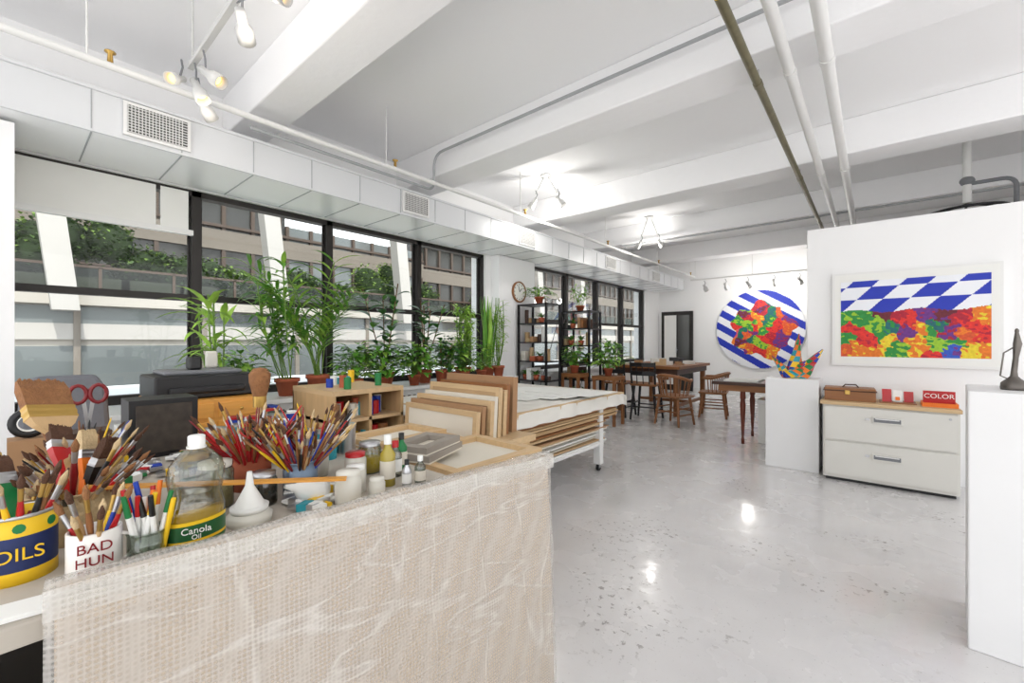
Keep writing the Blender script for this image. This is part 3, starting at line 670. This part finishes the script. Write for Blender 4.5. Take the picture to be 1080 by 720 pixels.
def upright(m,xa,xb,y,z0,z1,rot,lean,edge,face,t=.025,frame=True):
    cx_=(xa+xb)/2; w_=(xb-xa)/2; M=Matrix.Translation((cx_,y,z0))@Matrix.Rotation(rot,4,'Z')@Matrix.Rotation(lean,4,'X')
    def bb(a,b,c_,d_,e,f_,mt):
        vs=[M@Vector((X,Y,Z)) for Z in (e,f_) for X,Y in ((a,c_),(b,c_),(b,d_),(a,d_))]
        m.add(vs,[(3,2,1,0),(4,5,6,7),(0,1,5,4),(1,2,6,5),(2,3,7,6),(3,0,4,7)],mt)
    H=z1-z0; bb(-w_,w_,.004,t,0,H,edge); bb(-w_+.03,w_-.03,0,.005,.03,H-.03,face)
    if frame: bb(-w_,w_,-.006,.004,H-.03,H,edge); bb(-w_,w_,-.006,.004,0,.03,edge); bb(-w_,-w_+.03,-.006,.004,.03,H-.03,edge); bb(w_-.03,w_,-.006,.004,.03,H-.03,edge)
st=MB()
upright(st,-2.40,-1.76,2.08,.72,1.07,0,-.04,card,card,.05,False)
upright(st,-2.38,-1.75,2.01,.72,1.03,.01,-.06,brown_wood,card2); upright(st,-2.36,-1.73,1.96,.72,1.00,.02,-.06,lt_wood,canvas_m); upright(st,-2.38,-1.72,1.91,.72,1.02,-.01,-.06,lt_wood,card2)
upright(st,-2.36,-1.72,1.86,.72,.97,.02,-.07,canvas_m,canvas_m); upright(st,-2.38,-1.70,1.81,.72,.95,.02,-.07,lt_wood,card); upright(st,-2.38,-1.72,1.76,.72,.92,.02,-.07,card,card2); upright(st,-2.36,-1.70,1.70,.72,.90,.0,-.07,lt_wood,canvas_m)
st.obj('upright_canvas_stack')
# ------------------------------------------------------------ foreground worktable
TZ=.84
t=MB(); t.bx(-2.6,-1.06,-.5,.98,.80,TZ,pm('worn_white_tabletop',(186,178,166),.6,var=.3,scale=9))
for x in (-2.52,-1.14):
    for y in (-.42,.9): t.bx(x-.035,x+.035,y-.035,y+.035,0,.80,white_trim)
t.bx(-2.5,-1.15,-.42,.9,.30,.33,lt_wood)
t.obj('artist_worktable',.004)
t=MB()
t.bx(-1.7,-1.2,-.35,.3,.33,.6,black).bx(-1.65,-1.25,.35,.85,.33,.55,card); t.obj('storage_crates')
A=Vector((-1.0,.037,0)); B=Vector((-.865,1.235,0)); ax=(B-A).normalized(); nr=Vector((ax.y,-ax.x,0)); H=.905
beige=pm('beige_canvas_back',(196,176,152),.8,var=.08,scale=3,bump=.2,bscale=120); beige2=pm('beige_canvas_panel',(186,166,142),.85,var=.08,scale=2.5,bump=.2,bscale=120)
root=bpy.data.objects.new('bubble_wrapped_canvas',None); scene.collection.objects.link(root)
m=MB(); Lc=(B-A).length
def slab(s0,s1,z0,z1,o0,o1,mt):
    vs=[]
    for z in (z0,z1):
        ln=.035*(1-z/H)
        for s_,o_ in ((s0,o0),(s1,o0),(s1,o1),(s0,o1)):
            p_=A+ax*s_+nr*(o_+ln); vs.append((p_.x,p_.y,z))
    m.add(vs,[(3,2,1,0),(4,5,6,7),(0,1,5,4),(1,2,6,5),(2,3,7,6),(3,0,4,7)],mt)
slab(.012,Lc-.012,.0,H-.006,-.036,-.006,beige); slab(.012,Lc-.012,.05,H-.07,-.0065,-.0035,beige2)
slab(.012,Lc-.012,H-.035,H-.006,-.006,-.0035,canvas_m)
m.obj('canvas_panel',parent=root)
n=140;k=70;prof=[]
for i in range(k+1): prof.append((0.003,H*i/k))
prof+= [(-.006,H+.006),(-.02,H+.010),(-.036,H+.006),(-.043,H)]
for i in range(12): prof.append((-.043,H*(1-(i+1)/12)))
vs=[];fs=[];q=len(prof)
for j in range(n+1):
    s_=j/n; 
    for (o_,z_) in prof:
        end=min(s_,1-s_)*Lc; rd=-.010*max(0,1-end/.02)
        base=A+(B-A)*s_; lean=.035*(1-z_/H)
        nn=.003*noise.noise(Vector((s_*5,z_*6,1)))+.0015*noise.noise(Vector((s_*20,z_*20,4)))+.008*abs(noise.noise(Vector((s_*4+z_*3,z_*3-s_*2,7))))+.003
        p_=base+nr*(o_+lean+(nn+rd if o_>-.03 else -rd))
        zz=z_+(.006*noise.noise(Vector((s_*14,2,0))) if z_>H*.9 else 0)
        vs.append((p_.x,p_.y,max(0,zz)))
for j in range(n):
    for i in range(q-1): o_=j*q+i; fs.append((o_,o_+q,o_+q+1,o_+1))
m=MB(); wm=film_mat(); m.add(vs,fs,wm,True)
m.add(vs[:q],[tuple(range(q))],wm); m.add(vs[-q:],[tuple(range(q))[::-1]],wm)
m.obj('bubble_film',parent=root)
m=MB(); vs=[];fs=[]
for j in range(n+1):
    s_=j/n
    for i in range(5):
        z_=H+.004-i*.012+.008*noise.noise(Vector((s_*6,i*.2,5))); o_=.013+.004*noise.noise(Vector((s_*16,i,2)))
        p_=A+(B-A)*s_+nr*(o_+.035*(1-z_/H)); vs.append((p_.x,p_.y,z_))
for j in range(n):
    for i in range(4): o_=j*5+i; fs.append((o_,o_+5,o_+6,o_+1))
m.add(vs,fs,wm,True); m.obj('film_hem',parent=root)
# --- brushes
HM=[red,dred,red,red,dred,lt_woodZ,brown_woodZ,black,brown_woodZ,dred,blue,yel]
def brush(m,base,tip,r=.004,hm=None,bm=None,bl=.03,fl=.03):
    base=Vector(base);tip=Vector(tip);d=(tip-base);L=d.length;d.normalize();hm=hm or random.choice(HM);bm=bm or random.choice([bristle,bristle_d,bristle_l,bristle_d])
    a=base+d*(L-bl-fl);b=base+d*(L-bl)
    m.tube([base,base+d*(L*.35),a-d*.03,a],r,hm,6,rr=[r*.45,r*.75,r*1.25,r*.9]); m.cyl(a,b,r*.9,steel if R()<.6 else brass,r*1.05,6); m.tube([b,b+d*bl*.45,tip],r,bm,6,rr=[r*1.05,r*1.35,r*.3])
def handle_up(m,base,tip,r=.004,hm=None):
    base=Vector(base);tip=Vector(tip);d=tip-base; m.tube([base,base+d*.3,base+d*.7,base+d*.97,tip],r,hm or random.choice(HM),6,rr=[r*1.2,r*1.3,r*.8,r*.55,r*.2])
def flatbrush(m,base,tip,wdir,hw,hm,fm,bm,bl=.06,fl=.03,ht=.009):
    base=Vector(base);tip=Vector(tip);d=(tip-base);L=d.length;d.normalize();w_=(Vector(wdir)-d*Vector(wdir).dot(d)).normalized();t_=d.cross(w_)
    a=base+d*(L-bl-fl);b=base+d*(L-bl)
    m.prism([(base,.008,.006),(base+d*(L*.3),.010,.008),(a-d*.05,.009,.007),(a-d*.02,hw*.8,.008),(a,hw,ht)],w_,t_,hm)
    m.prism([(a,hw*1.02,ht*1.05),(a+d*fl*.25,hw*1.0,ht*.95),(a+d*fl*.5,hw*1.03,ht*1.05),(a+d*fl*.75,hw,ht*.95),(b,hw*1.02,ht*1.05)],w_,t_,fm)
    nb=31
    for i in range(nb):
        o_=(i-nb//2)/(nb//2)*hw*.95; m.prism([(b+w_*o_,hw/nb*1.1,ht*.95),(b+w_*o_*1.04+d*bl*.6,hw/nb*1.1,ht*.95),(b+w_*o_*1.0+d*bl*U(.9,1.03),hw/nb*.7,ht*.35)],w_,t_,bm)
def canlathe(m,x,y,z,r,h,mat,inner=None):
    m.lathe(x,y,z,[(0,.0),(r,0),(r,h),(r*.95,h),(r*.93,h*.95),(r*.93,.01),(0,.01)],mat,24); m.lathe(x,y,z,[(r*1.0,h-.004),(r*1.04,h-.002),(r*1.04,h+.002),(r*.97,h+.002)],mat,24)
def bundle(x,y,z,r,h,can,n,L0,L1,sp,rr=.004,hms=None,hu=.25):
    m=MB(); canlathe(m,x,y,z,r,h,can)
    for i in range(n):
        a=U(0,6.28); s_=sp*math.sqrt(U(0.02,1)); L=U(L0,L1)
        b=Vector((x-math.cos(a)*r*.5*R(),y-math.sin(a)*r*.5*R(),z+.015)); rim=Vector((x+math.cos(a)*min(r*.85,s_*r*1.4),y+math.sin(a)*min(r*.85,s_*r*1.4),z+h)); d=(rim-b).normalized(); d=(d+Vector((math.cos(a),math.sin(a),0))*s_*.22).normalized()
        if R()<hu: handle_up(m,b,b+d*L,rr*U(.8,1.2),hms and random.choice(hms))
        else: brush(m,b,b+d*L,rr*U(.7,1.3),hms and random.choice(hms))
    return m
bundle(-1.325,.575,TZ,.048,.10,tin,62,.19,.27,1.1,.0040).obj('brush_can')
bundle(-1.50,.50,TZ,.055,.11,terra,64,.20,.28,1.1,.0040,[red,dred,red,brown_woodZ]).obj('brush_can')
bundle(-1.47,.68,TZ,.05,.11,plasticw,34,.20,.27,1.0).obj('brush_can')
bundle(-1.62,.13,TZ,.055,.11,tin,36,.18,.25,.9).obj('brush_can')
m=bundle(-1.45,.10,TZ,.075,.11,wick,38,.18,.24,1.0,.0046,[red,lt_woodZ,lt_woodZ,black,brown_woodZ,dred])
flatbrush(m,(-1.43,.12,.88),(-1.66,.055,1.20),(.2,-.9,0.4),.048,lt_woodZ,brass,bristle,.085,.035,.012)
flatbrush(m,(-1.42,.09,.88),(-1.58,.085,1.09),(.3,-.8,.3),.022,red,steel,bristle_d,.05,.02)
flatbrush(m,(-1.44,.12,.88),(-1.50,.13,1.08),(.6,-.8,0),.018,orange,steel,bristle_l,.05,.02)
flatbrush(m,(-1.47,.1,.88),(-1.45,.17,1.06),(.6,-.7,0),.02,black,steel,bristle_d,.05,.02)
m.obj('brush_basket')
m=MB(); x,y=-1.285,.015; r=.054
m.lathe(x,y,TZ,[(0,0),(r,0),(r,.025)],yel,28); m.lathe(x,y,TZ,[(r,.025),(r,.09)],nblue,28); m.lathe(x,y,TZ,[(r,.09),(r,.125),(r*.94,.125),(r*.92,.02),(0,.02)],yel,28)
m.lathe(x,y,TZ,[(r,.123),(r*1.04,.125),(r*1.04,.13),(r*.96,.13)],steel,28)
for a_ in range(7): t_=a_*.9; m.cyl((x+r*1.0*math.cos(t_),y+r*math.sin(t_),TZ+.106),(x+r*1.02*math.cos(t_),y+r*1.02*math.sin(t_),TZ+.106),.009,green,n=10)
flatbrush(m,(x+.02,y+.02,TZ+.03),(x-.20,y-.06,TZ+.25),(.2,-.8,.4),.024,brown_woodZ,brass,bristle,.05,.025)
flatbrush(m,(x+.02,y+.01,TZ+.03),(x-.12,y-.03,TZ+.22),(.2,-.8,.4),.018,green,steel,bristle_d,.045,.025)
flatbrush(m,(x+.02,y,TZ+.03),(x-.10,y-.07,TZ+.19),(.2,-.8,.4),.014,black,steel,bristle_d,.04,.02)
for i in range(12): a=U(0,6.28); brush(m,(x,y,TZ+.02),(x+math.cos(a)*.09,y+math.sin(a)*.07,TZ+U(.16,.22)),.0045)
o=m.obj('painted_tin')
def faceZ(x,y): return math.atan2(0-y,0-x)+math.pi/2
def outp(x,y,r): d=Vector((-x,-y,0)).normalized(); return x+d.x*r,y+d.y*r
ox,oy=outp(x,y,r+.002); text('OILS',(ox,oy,TZ+.057),faceZ(x,y),.034,yel,o)
m=MB(); x,y,r=-1.17,.112,.041; ceramic=pm('white_ceramic',(238,234,228),.25,var=.03)
m.lathe(x,y,TZ,[(0,0),(r*.9,0),(r,.008),(r,.092),(r*.92,.094),(r*.9,.012),(0,.012)],ceramic,28)
m.tube([(x+.9*r*.3,y+r*.9,TZ+.075),(x+.02,y+r+.012,TZ+.07),(x+.02,y+r+.014,TZ+.035),(x+.01,y+r*.95,TZ+.02)],.004,ceramic)
for i in range(9): a=U(0,6.28); brush(m,(x,y,TZ+.015),(x+math.cos(a)*.07,y+math.sin(a)*.06,TZ+U(.14,.20)),.0045)
o=m.obj('lettered_mug'); ox,oy=outp(x,y,r+.001)
text('BAD',(ox,oy,TZ+.068),faceZ(x,y),.026,dred,o); text('HUN',(ox,oy,TZ+.043),faceZ(x,y),.025,dred,o); text('RUN',(ox,oy,TZ+.019),faceZ(x,y),.024,dred,o)
m=MB(); x,y=-1.15,.19; canlathe(m,x,y,TZ,.034,.07,jarglass)
for i in range(16):
    a=U(0,6.28); mm=random.choice([blue,red,green,yel,black,turq,paper,orange]); b=Vector((x+U(-.018,.018),y+U(-.018,.018),TZ+.012)); d=Vector((math.cos(a)*.2,math.sin(a)*.2,1)).normalized(); L=U(.12,.16)
    m.cyl(b,b+d*L*.68,.005,mm if R()<.5 else paper,n=8); m.cyl(b+d*L*.68,b+d*L,.0056,mm,.0045,8)
m.obj('marker_cup')
m=MB(); x,y=-1.16,.275; 
def ov(prof,mat,sx=1.15,sy=.80,n=28,rot=.25):
    M=Matrix.Rotation(rot,3,'Z')@Matrix.Diagonal((sy,sx,1)); m.lathe(x,y,TZ,prof,mat,n,M)
ov([(0,0),(.046,0),(.05,.006),(.05,.09),(.047,.105),(.044,.12),(.047,.14),(.05,.165),(.045,.19),(.028,.212),(.015,.225),(.014,.232)],bottleglass)
ov([(0,.004),(.044,.004),(.0475,.01),(.0475,.082),(0,.083)],oil)
lab=pm('oil_label_green',(34,92,50),.4); ov([(.0508,.018),(.0508,.072)],lab); ov([(.0511,.026),(.0511,.032)],yel); ov([(.0511,.064),(.0511,.072)],yel)
m.lathe(x,y,TZ,[(.0165,.224),(.0165,.248),(.014,.25),(0,.25)],paper,16)
m.lathe(x,y,TZ,[(.019,.222),(.019,.226)],paper,16)
m.tube([(x-.02,y+.035,TZ+.195),(x-.01,y+.052,TZ+.17),(x-.005,y+.046,TZ+.14)],.008,bottleglass)
o=m.obj('cooking_oil_bottle'); ox,oy=outp(x,y,.053)
text('Canola',(ox,oy,TZ+.055),faceZ(x,y)+.05,.019,paper,o); text('Oil',(ox,oy,TZ+.041),faceZ(x,y)+.05,.014,paper,o)
def jar(name,x,y,r,h,lid=None,fill=None,fh=.5,z=TZ,body=None,n=22):
    m=MB(); m.lathe(x,y,z,[(0,0),(r*.95,0),(r,.006),(r,h*.82),(r*.85,h*.92),(r*.85,h)],body or jarglass,n)
    if fill: m.lathe(x,y,z,[(0,.004),(r*.93,.004),(r*.93,h*fh),(0,h*fh)],fill,n)
    if lid: m.lathe(x,y,z,[(r*.9,h*.93),(r*.9,h+.006),(0,h+.008)],lid,n)
    m.obj(name)
jar('glass_jar',-1.40,.375,.045,.12,plasticw,bristle_l,.55); jar('glass_jar',-1.30,.31,.034,.09,steel,plasticw,.5)
jar('glass_jar',-1.88,.50,.05,.13,steel,dark_wood,.6); jar('glass_jar',-1.62,.38,.04,.10,brass,turq,.3); jar('glass_jar',-1.32,.47,.035,.085,steel,soil,.7)
jar('plastic_tub',-1.145,.63,.036,.085,plasticw,None,body=plasticw); jar('plastic_tub',-1.125,.71,.024,.05,plasticw,None,body=plasticw); jar('plastic_tub',-1.21,.69,.03,.075,paper,None,body=plasticw)
jar('plastic_tub',-1.3,.74,.035,.09,red,None,body=plasticw); jar('glass_jar',-1.36,.83,.04,.1,steel,yel,.5)
for i,(x,y,rr_,hh,bc,cc) in enumerate([(-1.19,.79,.024,.16,pm('amber_liquid',(176,158,66),.15),paper),(-1.13,.82,.015,.085,steel,blackmetal),(-1.12,.865,.018,.09,jarglass,paper),(-1.25,.86,.022,.12,bottleglass,red),(-1.30,.92,.02,.13,green,black)]):
    q=MB(); q.lathe(x,y,TZ,[(0,0),(rr_,0),(rr_,hh*.62),(rr_*.45,hh*.76),(rr_*.4,hh*.84)],bc,18); q.lathe(x,y,TZ,[(rr_*.5,hh*.82),(rr_*.5,hh),(0,hh)],cc,14); q.lathe(x,y,TZ,[(rr_*1.02,hh*.15),(rr_*1.02,hh*.5)],paper if i%2 else canvas_m,18); q.obj('medium_bottle')
m=MB(); x,y=-1.215,.40
m.lathe(x,y,TZ,[(0,0),(.05,0),(.052,.02),(.046,.022),(.044,.028),(.03,.03),(0,.03)],plasticw,24); m.lathe(x,y,TZ+.03,[(0.0,0),(.042,0),(.044,.012),(0,.013)],paper,24)
m.lathe(x,y,TZ+.043,[(.035,0),(.033,.006),(.010,.05),(.006,.085)],paper,20); m.obj('plastic_funnel')
m=MB(); M=Matrix.Rotation(1.2,3,'X'); m.lathe(-1.22,.58,TZ+.03,[(0,-.02),(.028,-.02),(.03,0),(.03,.05),(.012,.07),(.005,.1)],paper,18,M); m.obj('squeeze_bottle')
def stick(a,b,w_,t_,mat):
    a=Vector(a);b=Vector(b);d=(b-a).normalized();s_=d.cross(Vector((0,0,1))).normalized(); m.prism([(a,w_,t_),(b,w_,t_)],s_,s_.cross(d),mat)
m=MB(); stick((-1.42,.12,.955),(-1.10,.60,.925),.012,.003,orange_wood); m.obj('wooden_ruler')
m=MB(); stick((-1.1,.30,.845),(-1.08,.8,.845),.02,.004,lt_woodY); m.obj('wooden_slat')
m=MB(); stick((-1.14,-.2,.845),(-1.10,.05,.845),.03,.004,paper); m.obj('paper_scraper')
def tubes(n,x0,x1,y0,y1):
    m=MB()
    for i in range(n):
        x=U(x0,x1);y=U(y0,y1);a=U(0,3.14);L=U(.07,.13);d=Vector((math.cos(a),math.sin(a),0)); c_=random.choice([red,blue,yel,green,paper,turq,orange,paper,paper,steel]); w_=d.cross(Vector((0,0,1)))
        b=Vector((x,y,TZ+.012)); m.prism([(b,.018,.003),(b+d*L*.5,.017,.009),(b+d*L*.85,.013,.012)],w_,Vector((0,0,1)),paper if R()<.5 else steel); m.prism([(b+d*L*.3,.0182,.0095),(b+d*L*.6,.0165,.0125)],w_,Vector((0,0,1)),c_); m.cyl(b+d*L*.85,b+d*L,.007,c_,n=8)
    m.obj('paint_tubes')
tubes(40,-2.2,-1.8,.0,.9); tubes(10,-1.28,-1.16,.5,.6)
m=MB()
for i in range(26):
    x=U(-2.4,-1.6);y=U(.64,.93);h=U(.05,.12);r=U(.02,.04); mm=random.choice([plasticw,blue,terra,plasticw,jarglass,turq,steel,card]); m.cyl((x,y,TZ),(x,y,TZ+h),r,mm,n=16); m.cyl((x,y,TZ+h),(x,y,TZ+h+.01),r*1.05,random.choice([paper,black,steel,red]),n=16)
m.obj('paint_pots')
m=MB(); m.bx(-2.34,-2.17,.30,.52,TZ,TZ+.23,black); m.bx(-2.169,-2.164,.32,.50,TZ+.02,TZ+.21,pm('speaker_painted_reflection',(60,52,44),.6,var=.8,scale=30)); m.obj('portable_speaker',.008)  # mottled colour on the matte dark front stands in for reflections
m=MB(); m.bx(-2.36,-2.24,.14,.26,TZ,TZ+.12,dark_wood)
for s_ in (-1,1):
    m.tube([(-2.28+.0,.20+s_*.028+.024*math.cos(t*math.pi/6),TZ+.26+.034*math.sin(t*math.pi/6)) for t in range(13)],.007,dred); m.prism([((-2.28,.20+s_*.012,TZ+.23),.006,.002),((-2.28,.20-s_*.005,TZ+.09),.004,.001)],Vector((0,1,0)),Vector((1,0,0)),steel)
m.obj('scissors_block')
m=MB(); m.bx(-2.26,-2.16,-.0,.1,TZ,TZ+.13,card); m.obj('cardboard_box')
m=MB(); M=Matrix.Rotation(math.pi/2,3,'Y'); m.lathe(-2.22,.05,TZ+.182,[(.028,0),(.05,0),(.05,.025),(.028,.025),(.028,0)],black,24,M); m.lathe(-2.22,.05,TZ+.182,[(.026,-.001),(.029,-.001),(.029,.027),(.026,.027),(.026,-.001)],paper,24,M); m.obj('tape_roll')
bundle(-2.02,.16,TZ,.04,.10,steel,14,.16,.21,.8).obj('brush_can')
m=MB(); canlathe(m,-1.72,.60,TZ,.04,.10,steel); b=Vector((-1.72,.60,.86)); m.cyl(b,b+Vector((0,0,.2)),.010,lt_woodZ); m.cyl(b+Vector((0,0,.2)),b+Vector((0,0,.24)),.022,brass); m.lathe(b.x,b.y,b.z+.24,[(.022,0),(.034,.05),(.036,.08),(.022,.1),(0,.105)],bristle,16); m.obj('mop_brush')
# ------------------------------------------------------------ desk at back-left
t=MB(); t.bx(-3.78,-2.72,.45,1.18,.72,.76,white_trim)
for x in (-3.72,-2.78):
    for y in (.5,1.12): t.bx(x-.03,x+.03,y-.03,y+.03,0,.72,blackmetal)
t.obj('desk',.004)
t=MB(); t.bx(-3.3,-2.78,.50,1.0,.76,.98,orange_wood); 
for z in (.78,.88): t.bx(-2.78,-2.77,.52,.74,z,z+.08,orange_wood); t.bx(-2.78,-2.77,.76,.98,z,z+.08,orange_wood); t.ell((-2.765,.63,z+.04),(.01,.01,.01),brass); t.ell((-2.765,.87,z+.04),(.01,.01,.01),brass)
t.obj('orange_drawer_box',.004)
p=MB(); p.bx(-3.28,-2.88,.50,.98,.98,1.11,black).bx(-3.24,-2.94,.55,.93,1.11,1.135,grey); p.bx(-2.88,-2.85,.56,.92,1.01,1.05,blackmetal); p.bx(-3.1,-3.0,.68,.74,1.135,1.21,black); p.bx(-3.2,-3.15,.8,.86,1.135,1.24,plasticw); p.obj('desktop_printer',.012)
sg=pm('grey_fabric',(112,114,120),.9,var=.1,scale=60)
root=bpy.data.objects.new('office_chair',None); scene.collection.objects.link(root)
c=MB(); cx,cy=-3.02,.20
c.cyl((cx,cy,.12),(cx,cy,.45),.03,black)
for i in range(5):
    a=i*1.2566; q=(cx+.24*math.cos(a),cy+.22*math.sin(a)); c.cyl((cx,cy,.13),(q[0],q[1],.07),.02,black,.015,8); c.ell((q[0],q[1],.03),(.03,.03,.03),black,8,6)
c.tube([(cx-.2,cy,.46),(cx-.27,cy,.6),(cx-.25,cy,.8)],.02,black)
c.obj('frame',parent=root)
c=MB(); c.bx(cx-.22,cx+.22,cy-.21,cy+.21,.45,.52,sg); c.obj('seat',.03,parent=root)
c=MB(); c.prism([((cx-.22,cy,.66),.15,.025),((cx-.23,cy,.85),.17,.03),((cx-.25,cy,1.04),.16,.03),((cx-.26,cy,1.12),.12,.022)],Vector((0,1,0)),Vector((1,0,0)),sg); c.obj('backrest',.025,parent=root)
m=MB()
for x,y,h,r,mt in ((-3.6,.55,.16,.03,paper),(-3.5,.62,.1,.04,blue),(-3.65,.7,.2,.03,black),(-3.45,.75,.12,.03,terra)): m.cyl((x,y,.76),(x,y,.76+h),r,mt,n=16)
for i in range(6): x=U(-3.2,-2.85);y=U(1.02,1.1); m.bx(x,x+.1,y,y+.05,.76,.76+U(.03,.15),random.choice([paper,card,blue,red]))
m.obj('desk_clutter')
# ------------------------------------------------------------ exterior
e=MB()
def facade(x,y0,y1,z0,z1,floor=2.9,gm=extglass):
    e.bx(x-.3,x,y0,y1,z0,z1,gm)
    y=y0
    while y<y1: e.bx(x,x+.12,y,y+.12,z0,z1,extframe); y+=.95
    z=z0
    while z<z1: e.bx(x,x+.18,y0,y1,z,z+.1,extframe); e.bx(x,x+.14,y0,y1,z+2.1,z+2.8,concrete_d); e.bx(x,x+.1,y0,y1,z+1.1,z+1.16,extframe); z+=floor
facade(-18,-14,7.2,2.5,16); facade(-18,7.2,14,2.5,5.9,2.9,extglass_l); facade(-19,14,60,2.5,15)
e.bx(-18.5,-14,-14,60,2.15,2.5,concrete)
e.bx(-14.06,-13.98,-14,60,3.02,3.08,extframe); e.bx(-14.03,-14.0,-14,60,2.52,3.02,railglass)
y=-14
while y<60: e.bx(-14.06,-13.98,y,y+.06,2.5,3.05,extframe); y+=1.4
e.bx(-14.6,-14.3,-14,60,-4,2.15,concrete); e.bx(-14.3,-14.25,-14,60,1.72,2.12,extglass_l); e.bx(-14.3,-14.2,-14,60,1.35,1.72,concrete_w)
e.bx(-14.3,-14.26,-14,60,.2,1.2,extglass_l)
y=-14
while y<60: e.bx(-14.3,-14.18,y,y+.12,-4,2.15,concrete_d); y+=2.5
for yc in (.6,5.15,9.7,14.1,18.5,22.9,-3.9):
    e.prism([((-13.8,yc+.25,2.0),.22,.22),((-13.8,yc-.35,7.5),.22,.22)],Vector((0,1,0)),Vector((1,0,0)),concrete_w)
e.bx(-13.9,-12.6,13.6,15.2,-4,9,brick)
for z in range(6): e.bx(-12.6,-12.55,13.9,14.9,-.5+z*1.6,.5+z*1.6,extglass)
e.bx(-14.2,-13.3,-14,60,7.5,8.6,concrete)
e.obj('neighbouring_building_exterior')
MB().bx(-60,-4.9,-40,80,-4.2,-4,asphalt).obj('street_ground')
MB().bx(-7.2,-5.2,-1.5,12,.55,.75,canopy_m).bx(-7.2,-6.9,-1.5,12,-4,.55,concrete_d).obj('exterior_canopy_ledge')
def sh(x,y,z,rx,ry,rz,n,mt):
    m=MB(); blobs=[]
    for i in range(7): blobs.append((x+U(-.3,.3)*rx,y+U(-.6,.6)*ry,z+U(-.4,.45)*rz,U(.4,.6)))
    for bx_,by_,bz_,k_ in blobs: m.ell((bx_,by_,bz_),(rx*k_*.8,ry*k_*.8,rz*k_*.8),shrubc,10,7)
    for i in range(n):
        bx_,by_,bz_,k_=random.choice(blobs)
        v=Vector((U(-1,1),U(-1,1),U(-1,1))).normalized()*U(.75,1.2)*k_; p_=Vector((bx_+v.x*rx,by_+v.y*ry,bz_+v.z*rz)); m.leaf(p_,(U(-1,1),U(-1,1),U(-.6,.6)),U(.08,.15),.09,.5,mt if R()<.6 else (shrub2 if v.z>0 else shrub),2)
    m.bx(x-rx*.8,x+rx*.8,y-ry*.8,y+ry*.8,2.5,2.85,concrete_d)
    m.obj('terrace_shrub')
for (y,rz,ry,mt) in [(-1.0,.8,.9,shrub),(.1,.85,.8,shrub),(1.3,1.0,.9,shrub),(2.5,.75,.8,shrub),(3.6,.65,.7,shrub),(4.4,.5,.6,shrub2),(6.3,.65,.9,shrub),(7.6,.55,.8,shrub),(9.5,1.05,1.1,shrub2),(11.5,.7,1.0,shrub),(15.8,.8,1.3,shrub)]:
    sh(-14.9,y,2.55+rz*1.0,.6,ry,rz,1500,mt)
# ------------------------------------------------------------ light
w=bpy.data.worlds.new('daylight_world'); scene.world=w; w.use_nodes=True; nt=w.node_tree; bg=nt.nodes['Background']
tc=nt.nodes.new('ShaderNodeTexCoord'); sx=nt.nodes.new('ShaderNodeSeparateXYZ'); rp=nt.nodes.new('ShaderNodeValToRGB')
nt.links.new(tc.outputs['Generated'],sx.inputs[0]); nt.links.new(sx.outputs['Z'],rp.inputs[0]); nt.links.new(rp.outputs[0],bg.inputs[0])
rp.color_ramp.elements[0].color=(1,.985,.97,1); rp.color_ramp.elements[1].color=(.76,.86,1,1); bg.inputs[1].default_value=1.95
su=bpy.data.lights.new('sun','SUN'); su.energy=3.2; su.angle=.02; su.color=(1,.95,.88); so=bpy.data.objects.new('sun',su); scene.collection.objects.link(so)
so.rotation_euler=Vector((.62,-.15,.85)).to_track_quat('Z','Y').to_euler()
spot((-3.1,.8,2.6),2); spot((-2.3,.8,2.75),3); spot((-3.3,4.65,2.95),14,.06,(1,.97,.92)); spot((-3.0,7.35,2.85),14,.06,(1,.97,.92))
spot((-2.1,10.6,2.5),30,.08,(1,.97,.92)); spot((-1.2,10.6,2.5),25,.08,(1,.97,.92))
